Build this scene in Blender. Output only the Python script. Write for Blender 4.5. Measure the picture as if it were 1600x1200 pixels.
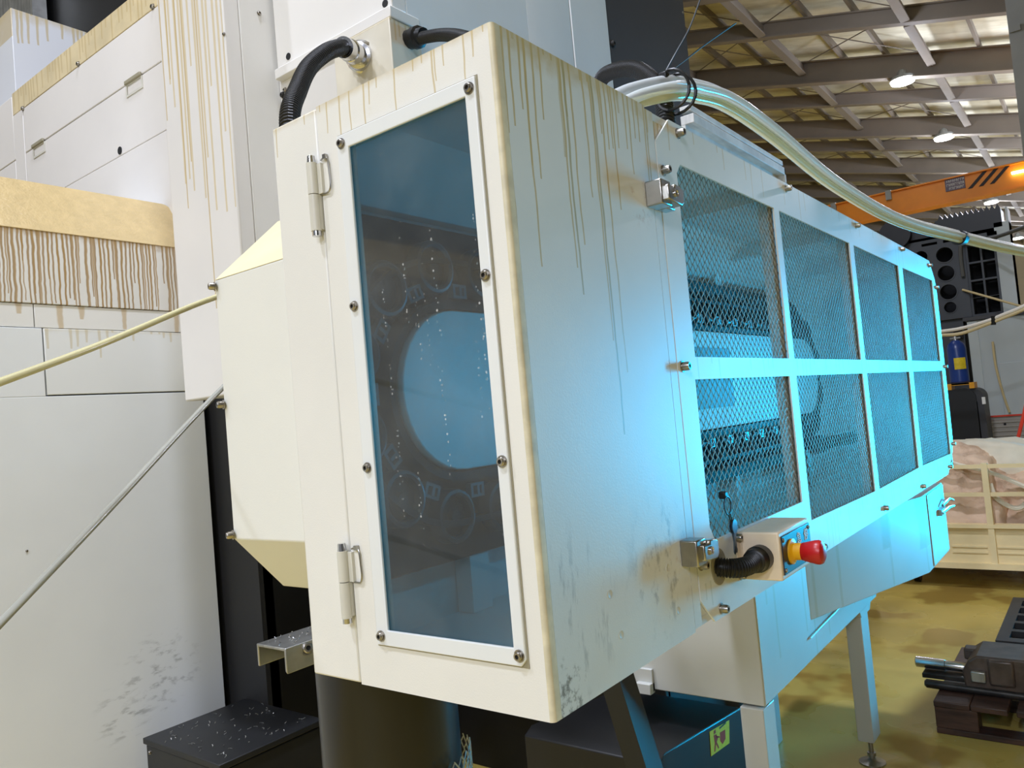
import bpy, bmesh, math, random
from mathutils import Vector, Matrix
from mathutils.geometry import delaunay_2d_cdt
S = bpy.context.scene
for o in list(bpy.data.objects):
    bpy.data.objects.remove(o)
COL = S.collection
random.seed(7)
PI = math.pi

def C(r, g, b):
    f = lambda v: (v / 255 / 12.92) if v / 255 <= .04045 else ((v / 255 + .055) / 1.055) ** 2.4
    return (f(r), f(g), f(b), 1)

# ------------------------------------------------------------------ camera
cam = bpy.data.cameras.new('camera')
cam.sensor_width = 36
cam.lens = 1217 / 1600 * 36
cam.clip_end = 300
cam.clip_start = .02
co = bpy.data.objects.new('camera', cam)
COL.objects.link(co)
RGT, DWN, FWD = Vector((.7878, .6091, -.0892)), Vector((-.0967, -.0202, -.9951)), Vector((-.6083, .7928, .0433))
m = Matrix((RGT, -DWN, -FWD)).transposed().to_4x4()
m.translation = (0, 0, 1.5)
co.matrix_world = m
S.camera = co
S.view_settings.view_transform = 'Standard'
S.view_settings.look = 'None'
S.view_settings.gamma = 1
S.view_settings.exposure = -.06
S.view_settings.use_curve_mapping = False

# ------------------------------------------------------------------ world + lights
w = bpy.data.worlds.new('hall')
S.world = w
w.use_nodes = True
w.node_tree.nodes['Background'].inputs[0].default_value = (.92, .96, 1.0, 1)
w.node_tree.nodes['Background'].inputs[1].default_value = .24

def area(name, loc, size, power, col, aim=None, shape='DISK', spread=180, size_y=None):
    l = bpy.data.lights.new(name, 'AREA')
    l.shape = shape; l.size = size; l.energy = power; l.color = col; l.spread = math.radians(spread)
    if size_y: l.size_y = size_y
    o = bpy.data.objects.new(name, l); COL.objects.link(o)
    o.location = loc
    d = (Vector(aim) - Vector(loc)) if aim else Vector((0, 0, -1))
    o.rotation_euler = d.to_track_quat('-Z', 'Y').to_euler()
    return o

WHITE = (.88, .945, 1.13)
for y, p_ in ((-2.9, 270), (.9, 340)):
    area('high_bay_and_fill', (-1.2, y, 8.2), .5, p_, WHITE)  # unseen lamps, moved off the lamp row to light the side cover
def omni(loc, power):                      # point lights at lamp height, their upward light added to brighten the roof
    l = bpy.data.lights.new('high_bay_and_fill', 'POINT'); l.energy = power; l.shadow_soft_size = .22; l.color = WHITE
    o = bpy.data.objects.new('high_bay_and_fill', l); COL.objects.link(o); o.location = loc
for y in (9.3, 15.4, 21.5, 27.6, 33.7, 39.8, 45.9, 52):
    omni((-3.4, y, 8.45), 130)
for y in (21.5, 27.6, 33.7, 39.8, 45.9):
    omni((.9, y, 7.2), 800)  # unseen row without fixtures, added to brighten the roof deck
area('high_bay_and_fill', (-5.2, -4.0, 9.2), .5, 330, WHITE)  # unseen light added to brighten the upper cover
area('high_bay_and_fill', (.9, -9, 7.6), .5, 610, WHITE)
area('near_fill_light', (1.1, -2.6, 3.1), .6, 45, WHITE, aim=(-1.2, 1.0, 1.3))  # unseen fill added behind the camera for the near faces
# cyan lamp beyond the right edge of the frame, shining back along the machine
area('cyan_work_light', (1.4, 9.3, 1.75), .4, 42, (.0, .49, 1.0), aim=(-.8, 2.2, 1.45), shape='RECTANGLE', size_y=1.3, spread=58)
area('cyan_low_fill', (.75, 6.4, .9), .35, 13, (.0, .54, 1.0), aim=(-.85, 2.5, .95), shape='RECTANGLE', size_y=.6, spread=42)  # second cyan source, added low down to brighten the conveyor
# cyan fill added behind the guard's middle rail to light the enclosure's inside
area('cyan_inner_fill', (-.553, 2.06, 1.5555), 2.5, 4.2, (.0, .57, 1.0), aim=(-.80, 2.06, 1.5555), shape='RECTANGLE', size_y=.012)

# ------------------------------------------------------------------ materials
def nd(nt, t, **k):
    n = nt.nodes.new(t)
    for a, b in k.items(): setattr(n, a, b)
    return n
def mth(nt, op, a, b=None, c=None, clamp=False):
    n = nd(nt, 'ShaderNodeMath', operation=op, use_clamp=clamp)
    for i, v in enumerate((a, b, c)):
        if v is None: continue
        if isinstance(v, (int, float)): n.inputs[i].default_value = v
        else: nt.links.new(v, n.inputs[i])
    return n.outputs[0]
def mixc(nt, f, a, b):
    n = nd(nt, 'ShaderNodeMix', data_type='RGBA')
    for i, v in ((0, f), (6, a), (7, b)):
        if isinstance(v, (int, float)): n.inputs[i].default_value = v
        elif isinstance(v, tuple): n.inputs[i].default_value = v
        else: nt.links.new(v, n.inputs[i])
    return n.outputs[2]
def ramp(nt, v, lo, hi):
    n = nd(nt, 'ShaderNodeMapRange'); n.interpolation_type = 'SMOOTHSTEP'
    nt.links.new(v, n.inputs[0]); n.inputs[1].default_value = lo; n.inputs[2].default_value = hi
    return n.outputs[0]
def noise(nt, vec, scale, detail=3, rough=.55):
    n = nd(nt, 'ShaderNodeTexNoise'); n.inputs['Scale'].default_value = scale
    n.inputs['Detail'].default_value = detail; n.inputs['Roughness'].default_value = rough
    nt.links.new(vec, n.inputs['Vector'])
    return n.outputs[0]

def mat(name, col, rough=.5, metal=0., var=None, bump=None, drips=(), grime=None, spec=None, coat=0, streak=None, scuffs=()):
    """procedural painted / metal surface. var=(scale, amount), bump=(scale, strength, dist),
    drips = list of dicts of run-down coolant stains, grime=(colour, scale, threshold)"""
    M = bpy.data.materials.new(name); M.use_nodes = True
    nt = M.node_tree; b = nt.nodes['Principled BSDF']
    b.inputs['Roughness'].default_value = rough; b.inputs['Metallic'].default_value = metal
    if spec is not None: b.inputs['Specular IOR Level'].default_value = spec
    if coat: b.inputs['Coat Weight'].default_value = coat; b.inputs['Coat Roughness'].default_value = .12
    geo = nd(nt, 'ShaderNodeNewGeometry'); pos = geo.outputs['Position']
    c = col
    if var:
        f = ramp(nt, noise(nt, pos, var[0], 4), .3, .7)
        c = mixc(nt, f, tuple(v * (1 - var[1]) for v in col[:3]) + (1,), tuple(min(1, v * (1 + var[1])) for v in col[:3]) + (1,))
    if streak:
        mp = nd(nt, 'ShaderNodeMapping'); mp.inputs['Scale'].default_value = streak[0]
        nt.links.new(pos, mp.inputs[0])
        f = ramp(nt, noise(nt, mp.outputs[0], 1, 4), .35, .75)
        c = mixc(nt, mth(nt, 'MULTIPLY', f, streak[2]), c, streak[1])
    if grime:
        f = ramp(nt, noise(nt, pos, grime[1], 6, .7), grime[2], grime[2] + .1)
        c = mixc(nt, mth(nt, 'MULTIPLY', f, grime[3] if len(grime) > 3 else .6), c, grime[0])
    for (ctr, rad, sc_, col_, amt) in scuffs:      # rubbed dirt marks where people and tools brush past
        vd = nd(nt, 'ShaderNodeVectorMath', operation='DISTANCE'); nt.links.new(pos, vd.inputs[0]); vd.inputs[1].default_value = ctr
        mp = nd(nt, 'ShaderNodeMapping'); mp.inputs['Scale'].default_value = sc_; mp.inputs['Rotation'].default_value = (.5, 0, 0); nt.links.new(pos, mp.inputs[0])
        f = mth(nt, 'MULTIPLY', ramp(nt, vd.outputs['Value'], rad, rad * .3), ramp(nt, noise(nt, mp.outputs[0], 1, 4, .65), .52, .68))
        c = mixc(nt, mth(nt, 'MULTIPLY', f, amt), c, col_)
    if drips:
        sep = nd(nt, 'ShaderNodeSeparateXYZ'); nt.links.new(pos, sep.inputs[0])
        for k, d in enumerate(drips):
            ax = sep.outputs['XYZ'.index(d['axis'])]; z = sep.outputs[2]
            wob = mth(nt, 'MULTIPLY', mth(nt, 'SUBTRACT', noise(nt, pos, d.get('wf', 9), 2), .5), d.get('wob', .012) * d['F'])
            u = mth(nt, 'ADD', mth(nt, 'ADD', mth(nt, 'MULTIPLY', ax, d['F']), d.get('seed', 0) + 50.3 + 13.7 * k), wob)
            wn = nd(nt, 'ShaderNodeTexWhiteNoise', noise_dimensions='1D')
            nt.links.new(mth(nt, 'FLOOR', u), wn.inputs['W'])
            sc = nd(nt, 'ShaderNodeSeparateColor'); nt.links.new(wn.outputs['Color'], sc.inputs[0])
            r, g, bb = sc.outputs
            dist = mth(nt, 'ABSOLUTE', mth(nt, 'SUBTRACT', mth(nt, 'FRACT', u), mth(nt, 'ADD', mth(nt, 'MULTIPLY', r, .4), .3)))
            L = mth(nt, 'ADD', mth(nt, 'MULTIPLY', mth(nt, 'POWER', g, d.get('pow', 2)), d['len']), d.get('min', .01))
            t = mth(nt, 'SUBTRACT', d['top'], z)
            rel = mth(nt, 'DIVIDE', t, L)
            inside = mth(nt, 'MULTIPLY', mth(nt, 'LESS_THAN', rel, 1), mth(nt, 'GREATER_THAN', t, 0))
            wd = mth(nt, 'MULTIPLY', mth(nt, 'SUBTRACT', 1.25, mth(nt, 'MULTIPLY', rel, .5)), d['w'] * d['F'])
            line = ramp(nt, mth(nt, 'DIVIDE', dist, wd), 1.0, .45)
            f = mth(nt, 'MULTIPLY', mth(nt, 'MULTIPLY', line, inside), mth(nt, 'LESS_THAN', bb, d.get('dens', .7)))
            if 'lim' in d:
                f = mth(nt, 'MULTIPLY', f, mth(nt, 'MULTIPLY', mth(nt, 'GREATER_THAN', ax, d['lim'][0]), mth(nt, 'LESS_THAN', ax, d['lim'][1])))
            f = mth(nt, 'MULTIPLY', f, d.get('op', .8))
            c = mixc(nt, f, c, d['col'])
            if d.get('film'):  # the wet film the runs start from
                fl = ramp(nt, mth(nt, 'ADD', mth(nt, 'DIVIDE', t, d['film']), mth(nt, 'MULTIPLY', noise(nt, pos, d['F'] * .45, 3), .9)), 1.15, .35)
                fl = mth(nt, 'MULTIPLY', fl, mth(nt, 'GREATER_THAN', t, -.02))
                c = mixc(nt, mth(nt, 'MULTIPLY', fl, d.get('fop', .55)), c, d['col'])
    if isinstance(c, tuple): b.inputs['Base Color'].default_value = c
    else: nt.links.new(c, b.inputs['Base Color'])
    if bump:
        bp = nd(nt, 'ShaderNodeBump'); bp.inputs['Strength'].default_value = bump[1]; bp.inputs['Distance'].default_value = bump[2] if len(bump) > 2 else .001
        nt.links.new(noise(nt, pos, bump[0], 2), bp.inputs['Height']); nt.links.new(bp.outputs[0], b.inputs['Normal'])
    return M

PAINT = C(226, 224, 216)
YEL = C(190, 168, 112); BRN = C(150, 118, 66)
M = {}
PB = (420, .22, .0006)
M['paint'] = mat('white_powder_coat', PAINT, .42, var=(3, .03), bump=PB)
M['paint_plain'] = mat('white_paint', C(222, 220, 214), .45, var=(2, .03), grime=(C(120, 115, 105), 6, .72, .25))
M['paint_front'] = mat('white_powder_coat_front', PAINT, .4, var=(3, .03), bump=(420, .24, .0007), grime=(C(198, 184, 140), 9, .66, .25), drips=[
    dict(axis='X', top=1.956, F=60, len=.10, w=.0016, col=YEL, dens=.6, pow=2.2, film=.022, fop=.6, op=.7),
    dict(axis='X', top=1.956, F=17, len=.22, w=.0018, col=YEL, dens=.38, pow=2.2, seed=4, op=.7)])
M['paint_side'] = mat('white_powder_coat_side', C(218, 220, 216), .42, scuffs=[((-.52, .99, 1.275), .13, (1, 40, 26), C(112, 116, 116), .5), ((-.52, .76, 1.26), .13, (1, 60, 16), C(128, 132, 132), .45), ((-.52, 1.03, 1.285), .045, (1, 30, 30), C(176, 146, 112), .6), ((-.52, 1.02, 1.80), .05, (1, 30, 30), C(160, 128, 96), .7), ((-.52, .73, 1.18), .06, (1, 60, 60), C(96, 92, 80), .8)], var=(3, .04), bump=PB, grime=(C(120, 122, 120), 5, .70, .35), drips=[
    dict(axis='Y', top=1.958, F=70, len=.17, w=.0026, col=YEL, dens=.85, pow=1.5, film=.07, fop=.75, op=.85),
    dict(axis='Y', top=1.958, F=40, len=.42, w=.0026, col=YEL, dens=.7, pow=2.0, seed=3, op=.85),
    dict(axis='Y', top=1.958, F=24, len=.62, w=.0042, col=C(186, 168, 116), dens=.45, pow=1.6, seed=11, op=.6),
    dict(axis='Y', top=1.958, F=11, len=1.0, w=.0030, col=C(166, 154, 106), dens=.5, pow=1.2, seed=8, op=.8, lim=(.78, 1.02))])
M['paint_guard'] = mat('white_powder_coat_guard', C(222, 224, 220), .42, var=(3, .03), bump=PB, drips=[
    dict(axis='Y', top=1.96, F=30, len=.07, w=.003, col=YEL, dens=.35, pow=1.5, op=.5, film=.008, fop=.4),
    dict(axis='Y', top=1.222, F=40, len=.07, w=.003, col=C(160, 165, 140), dens=.5, pow=1.5, op=.35),
    dict(axis='Y', top=1.571, F=34, len=.05, w=.003, col=C(150, 160, 140), dens=.5, pow=1.2, op=.3)])
M['paint_int'] = mat('white_inner_paint', C(205, 208, 206), .55, var=(4, .05))
M['column'] = mat('column_paint', C(222, 219, 214), .38, var=(2, .03), drips=[
    dict(axis='X', top=3.32, F=34, len=.9, w=.0085, col=C(205, 186, 140), dens=.85, pow=.8, wob=.006, wf=3, film=.42, fop=.6, op=.75, min=.2, lim=(-2.64, -2.23)),
    dict(axis='X', top=3.32, F=22, len=1.15, w=.0055, col=C(190, 165, 108), dens=.7, pow=1.0, wob=.006, wf=3, seed=5, op=.8, min=.3, lim=(-2.64, -2.23))])
M['upper'] = mat('upper_cover_paint', C(226, 221, 214), .38, var=(1.5, .03))
M['upper_band'] = mat('upper_band_paint', C(215, 198, 158), .3, var=(6, .1), drips=[
    dict(axis='X', top=3.52, F=30, len=.16, w=.009, col=C(190, 165, 110), dens=.8, pow=.7, op=.55)])
M['upper_side'] = mat('roof_housing_paint', C(214, 216, 220), .4, drips=[
    dict(axis='Y', top=4.23, F=34, len=.35, w=.010, col=C(190, 170, 120), dens=.8, pow=1.2, op=.7, film=.12, fop=.6)])
M['tray'] = mat('sheet_metal_white_glare', C(228, 228, 224), .5, 0., streak=((30, 4, 4), C(150, 148, 144), .5), var=(9, .1))  # white base colour stands in for lamp light reflected off the sheet
M['corner'] = mat('worn_corner_paint', C(212, 204, 176), .45, var=(30, .12))
M['frame'] = mat('window_border_paint', C(224, 226, 224), .3, var=(3, .02))
M['magblack'] = mat('black_magazine_steel', C(17, 17, 18), .6, spec=.2, var=(8, .15))
M['magcover'] = mat('grey_cover_plate', C(110, 122, 128), .5)
M['magclip'] = mat('pale_clip_plastic', C(92, 102, 106), .4)
M['copper'] = mat('copper_bracket', C(150, 95, 65), .45)
M['blackpanel'] = mat('black_panel', C(34, 34, 35), .5, var=(2, .08))
M['bracegrey'] = mat('brace_grey', C(34, 35, 36), .5)
M['w_panel'] = mat('side_cover_paint', C(232, 235, 235), .4, scuffs=[((-2.93, 1.50, .66), .20, (1, 16, 34), C(110, 112, 108), .45), ((-2.93, 1.36, .56), .14, (1, 12, 40), C(120, 122, 118), .5)], var=(1.2, .04), grime=(C(110, 108, 100), 4, .76, .5))
M['w_panel_stain'] = mat('side_cover_stained_paint', C(232, 234, 232), .4, var=(1.2, .04), drips=[
    dict(axis='Y', top=1.960, F=40, len=.10, w=.006, col=C(200, 180, 125), dens=.6, pow=2, op=.45, film=.03, fop=.35)])
M['w_drip'] = mat('dripping_side_cover', C(232, 230, 224), .38, var=(3, .04), drips=[
    dict(axis='Y', top=2.308, F=62, len=.42, w=.0042, col=C(158, 124, 66), dens=.95, pow=.8, wob=.012, wf=14, op=.85, min=.08, film=.05, fop=.75),
    dict(axis='Y', top=2.308, F=38, len=.5, w=.0034, col=C(172, 138, 80), dens=.9, pow=.6, wob=.014, wf=14, seed=6, op=.8, min=.1)])
M['w_band'] = mat('side_cover_band', C(232, 231, 226), .4, var=(2, .04), drips=[
    dict(axis='Y', top=2.045, F=14, len=.16, w=.012, col=C(190, 158, 95), dens=.55, pow=1, op=.6, wf=20, film=.008, fop=.9)])
M['bevel'] = mat('oily_beige_ledge', C(200, 176, 126), .3, var=(20, .06), bump=(70, .55, .004), grime=(C(110, 80, 40), 34, .70, .9), coat=.3)
M['hood'] = mat('hood_paint', C(224, 223, 214), .42, var=(2, .03), bump=PB, grime=(C(150, 148, 138), 5, .74, .2))
M['hood_top'] = mat('hood_top_stained', C(226, 214, 174), .4, var=(9, .05), bump=(60, .2, .002))
M['headstock'] = mat('headstock_paint', C(222, 219, 213), .38, var=(2, .03), grime=(C(196, 178, 130), 5, .68, .35))
M['headstock_side'] = mat('headstock_side_paint', C(214, 218, 218), .4, var=(2, .03), grime=(C(110, 115, 115), 4, .74, .4))
M['junction'] = mat('junction_box_paint', C(214, 207, 188), .4, var=(6, .06), drips=[
    dict(axis='Y', top=2.745, F=60, len=.1, w=.005, col=YEL, dens=.8, op=.6, film=.02)])
M['conv'] = mat('conveyor_paint', C(204, 205, 200), .42, var=(2, .04), drips=[
    dict(axis='X', top=1.13, F=14, len=.4, w=.012, col=C(170, 150, 100), dens=.4, pow=.7, op=.5),
    dict(axis='Y', top=1.1, F=12, len=.5, w=.01, col=C(180, 170, 130), dens=.35, pow=.7, op=.35)])
M['black'] = mat('black_painted_steel', C(15, 15, 16), .5, var=(3, .2))
M['darkgrey'] = mat('dark_grey_panel', C(56, 56, 59), .5, var=(2, .08))
M['blackbox'] = mat('black_tank_paint', C(30, 31, 33), .45, var=(4, .12), grime=(C(90, 90, 90), 40, .72, .35))
M['rubber'] = mat('black_conduit', C(13, 13, 14), .4, spec=.45)
M['blackgloss'] = mat('black_gloss_sleeve', C(16, 16, 18), .28, var=(3, .15))
M['chrome'] = mat('polished_steel', C(205, 205, 208), .18, 1., bump=(200, .1, .0005))
M['bolt'] = mat('stainless_bolt', C(165, 160, 152), .3, 1., var=(60, .2))
M['bolt_dark'] = mat('socket_recess', C(30, 28, 26), .6)
M['nickel'] = mat('satin_latch_steel', C(170, 168, 162), .28, 1., var=(30, .12))
M['galv'] = mat('galvanised_steel', C(190, 190, 186), .38, .9, streak=((30, 4, 4), C(120, 118, 114), .6), var=(9, .15))
M['wire'] = mat('galvanised_wire', C(140, 130, 108), .5, .3)
M['hinge'] = mat('hinge_paint', C(206, 203, 190), .4, var=(12, .05))
M['seam'] = mat('seal_strip', C(150, 143, 120), .6)
M['rafter'] = mat('rafter_paint', C(128, 119, 108), .6, var=(.6, .1))
M['purlin'] = mat('purlin_paint', C(122, 114, 104), .6, var=(.6, .1))
M['roofdeck'] = mat('roof_insulation', C(226, 222, 200), .8, var=(.8, .12), streak=((.5, 5, 5), C(150, 138, 100), .35))
M['hallwall'] = mat('hall_wall_panel', C(170, 158, 128), .8, var=(.4, .1))
M['rightwall'] = mat('dark_hall_side', C(96, 98, 100), .8, var=(.4, .1))
M['steelcol'] = mat('grey_steel_column', C(150, 152, 148), .5, var=(1, .08))
M['crane'] = mat('crane_orange', C(240, 144, 6), .45, var=(1.5, .08))
M['crane_black'] = mat('crane_black_stripe', C(30, 28, 28), .6)
M['crane_plate'] = mat('crane_purple_plate', C(104, 92, 106), .5)
M['white_print'] = mat('white_print', C(232, 232, 228), .6)
M['estop_box'] = mat('e_stop_box_paint', C(230, 212, 186), .42, var=(20, .05), bump=PB, drips=[
    dict(axis='X', top=1.25, F=45, len=.08, w=.0012, col=C(150, 115, 70), dens=.3, op=.7)])
M['estop_plate'] = mat('dark_blue_plate', C(20, 25, 38), .4)
M['red'] = mat('red_plastic', C(176, 22, 24), .35)
M['yellow'] = mat('yellow_plastic', C(222, 164, 16), .4)
M['yellow_label'] = mat('yellow_label', C(222, 196, 40), .5, var=(60, .08))
M['red_print'] = mat('red_print', C(170, 50, 30), .5)
M['key'] = mat('key_brass_nickel', C(90, 105, 120), .32, .9)
M['nylon'] = mat('black_nylon', C(14, 14, 15), .45)
M['darkmetal'] = mat('oiled_dark_steel', C(58, 54, 52), .35, .5, var=(18, .3), grime=(C(140, 138, 132), 55, .72, .6))
M['vise'] = mat('vise_iron', C(92, 78, 70), .4, .3, var=(16, .25), grime=(C(130, 132, 120), 30, .66, .5))
M['darkwood'] = mat('oil_soaked_wood', C(78, 54, 44), .45, streak=((5, 40, 40), C(38, 26, 22), .8), bump=(60, .3, .004))
M['bplastic'] = mat('black_pallet_plastic', C(34, 32, 32), .5, var=(10, .2), grime=(C(120, 115, 105), 60, .76, .5))
M['bag'] = mat('woven_bulk_bag', C(230, 200, 172), .75, var=(5, .08), grime=(C(176, 140, 112), 3, .55, .5), bump=(25, .4, .01))
M['bag_pale'] = mat('pale_bag_strap', C(228, 220, 198), .75, var=(9, .05))
M['cart'] = mat('beige_cart_paint', C(242, 222, 172), .5, var=(4, .06), grime=(C(120, 100, 66), 8, .68, .5))
M['casting'] = mat('dark_grey_casting', C(58, 62, 68), .55, var=(2, .12))
M['recess'] = mat('dark_recess', C(20, 20, 22), .8)
M['cabgrey'] = mat('grey_machine_panel', C(184, 192, 193), .5, var=(.8, .06), streak=((.8, .8, .3), C(112, 112, 108), .5))
M['gasblue'] = mat('blue_cylinder_paint', C(28, 58, 128), .3)
M['orange'] = mat('orange_paint', C(230, 160, 20), .45)
M['silver'] = mat('silver_ribbed_sheet', C(166, 160, 150), .45, .4)
M['redpole'] = mat('red_paint', C(225, 64, 40), .45)
M['tan'] = mat('tan_hose', C(205, 186, 140), .5)
M['whitehose'] = mat('white_hose', C(226, 218, 204), .45)
M['greyhose'] = mat('grey_cable', C(86, 86, 84), .5)
M['pocketring'] = mat('grey_tool_pocket', C(44, 52, 58), .45)

def emis(name, col, s):
    Mt = bpy.data.materials.new(name); Mt.use_nodes = True
    b = Mt.node_tree.nodes['Principled BSDF']
    b.inputs['Emission Color'].default_value = col; b.inputs['Emission Strength'].default_value = s
    b.inputs['Base Color'].default_value = (.8, .8, .8, 1)
    return Mt
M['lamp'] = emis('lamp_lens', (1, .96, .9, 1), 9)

def pane_mat():
    Mt = bpy.data.materials.new('tinted_polycarbonate'); Mt.use_nodes = True
    nt = Mt.node_tree; nt.nodes.remove(nt.nodes['Principled BSDF']); out = nt.nodes['Material Output']
    tr = nd(nt, 'ShaderNodeBsdfTransparent'); tr.inputs[0].default_value = (.55, .62, .64, 1)
    gl = nd(nt, 'ShaderNodeBsdfGlossy'); gl.inputs['Roughness'].default_value = .04
    fr = nd(nt, 'ShaderNodeFresnel'); fr.inputs[0].default_value = 1.45
    mx = nd(nt, 'ShaderNodeMixShader')
    g0 = nd(nt, 'ShaderNodeNewGeometry')      # reflect on the outer face only (no internal total reflection in the thin sheet)
    nt.links.new(mth(nt, 'MULTIPLY', fr.outputs[0], mth(nt, 'SUBTRACT', 1, g0.outputs['Backfacing'])), mx.inputs[0]); nt.links.new(tr.outputs[0], mx.inputs[1]); nt.links.new(gl.outputs[0], mx.inputs[2])
    # thin haze of dried coolant and spotted drips
    df = nd(nt, 'ShaderNodeBsdfDiffuse'); df.inputs[0].default_value = (.72, .72, .70, 1)
    geo = nd(nt, 'ShaderNodeNewGeometry'); pos = geo.outputs['Position']
    vo = nd(nt, 'ShaderNodeTexVoronoi'); vo.inputs['Scale'].default_value = 150
    nt.links.new(pos, vo.inputs['Vector'])
    spot = ramp(nt, vo.outputs['Distance'], .30, .16)
    mp = nd(nt, 'ShaderNodeMapping'); mp.inputs['Scale'].default_value = (60, 1, 3); nt.links.new(pos, mp.inputs[0])
    strip = ramp(nt, noise(nt, mp.outputs[0], 1, 2), .60, .70)
    f = mth(nt, 'ADD', mth(nt, 'MULTIPLY', mth(nt, 'MULTIPLY', spot, strip), .55), mth(nt, 'MULTIPLY', ramp(nt, noise(nt, pos, 7, 4), .35, .8), .05))
    f = mth(nt, 'ADD', f, .035)
    m2 = nd(nt, 'ShaderNodeMixShader')
    nt.links.new(f, m2.inputs[0]); nt.links.new(mx.outputs[0], m2.inputs[1]); nt.links.new(df.outputs[0], m2.inputs[2])
    nt.links.new(m2.outputs[0], out.inputs[0])
    return Mt
M['pane'] = pane_mat()

def tube_mat(name, tint, body):
    Mt = bpy.data.materials.new(name); Mt.use_nodes = True
    nt = Mt.node_tree; b = nt.nodes['Principled BSDF']; out = nt.nodes['Material Output']
    b.inputs['Base Color'].default_value = tint; b.inputs['Roughness'].default_value = .12
    b.inputs['Specular IOR Level'].default_value = .8
    b.inputs['Subsurface Weight'].default_value = .2; b.inputs['Subsurface Radius'].default_value = (.01, .01, .008)
    tr = nd(nt, 'ShaderNodeBsdfTransparent'); tr.inputs[0].default_value = tuple(min(1, v * 1.15) for v in tint[:3]) + (1,)
    lw = nd(nt, 'ShaderNodeLayerWeight'); lw.inputs[0].default_value = .45
    f = mth(nt, 'ADD', mth(nt, 'MULTIPLY', lw.outputs['Facing'], 1 - body), body, clamp=True)
    mx = nd(nt, 'ShaderNodeMixShader')
    nt.links.new(f, mx.inputs[0]); nt.links.new(tr.outputs[0], mx.inputs[1]); nt.links.new(b.outputs[0], mx.inputs[2])
    nt.links.new(mx.outputs[0], out.inputs[0])
    return Mt
M['tube'] = tube_mat('clear_pvc_tube', C(226, 231, 233), .22)
M['tube_y'] = tube_mat('yellowed_pvc_tube', C(222, 219, 176), .38)

M['tube_left'] = mat('yellowed_nylon_tube', C(214, 206, 158), .22, spec=.7)
M['tube_left2'] = mat('pale_nylon_tube', C(168, 168, 158), .15, spec=.9)
def floor_mat():
    Mt = bpy.data.materials.new('wet_epoxy_floor'); Mt.use_nodes = True
    nt = Mt.node_tree; b = nt.nodes['Principled BSDF']
    geo = nd(nt, 'ShaderNodeNewGeometry'); pos = geo.outputs['Position']
    n1 = ramp(nt, noise(nt, pos, .9, 4), .3, .7)
    c = mixc(nt, n1, C(182, 162, 86), C(216, 190, 100))
    n2 = ramp(nt, noise(nt, pos, 1.6, 3), .54, .60)          # brown oily puddles
    c = mixc(nt, mth(nt, 'MULTIPLY', n2, .55), c, C(142, 104, 48))
    n3 = ramp(nt, noise(nt, pos, 60, 2), .76, .80)           # scattered swarf
    c = mixc(nt, n3, c, C(225, 222, 205))
    n4 = ramp(nt, noise(nt, pos, 9, 5, .7), .66, .74)
    c = mixc(nt, mth(nt, 'MULTIPLY', n4, .35), c, C(90, 80, 50))
    nt.links.new(c, b.inputs['Base Color'])
    r = mth(nt, 'ADD', mth(nt, 'MULTIPLY', ramp(nt, noise(nt, pos, 1.6, 3), .45, .6), -.22), .34)
    nt.links.new(r, b.inputs['Roughness'])
    bp = nd(nt, 'ShaderNodeBump'); bp.inputs['Strength'].default_value = .08; bp.inputs['Distance'].default_value = .01
    nt.links.new(noise(nt, pos, 5, 3), bp.inputs['Height']); nt.links.new(bp.outputs[0], b.inputs['Normal'])
    return Mt
M['floor'] = floor_mat()

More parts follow.
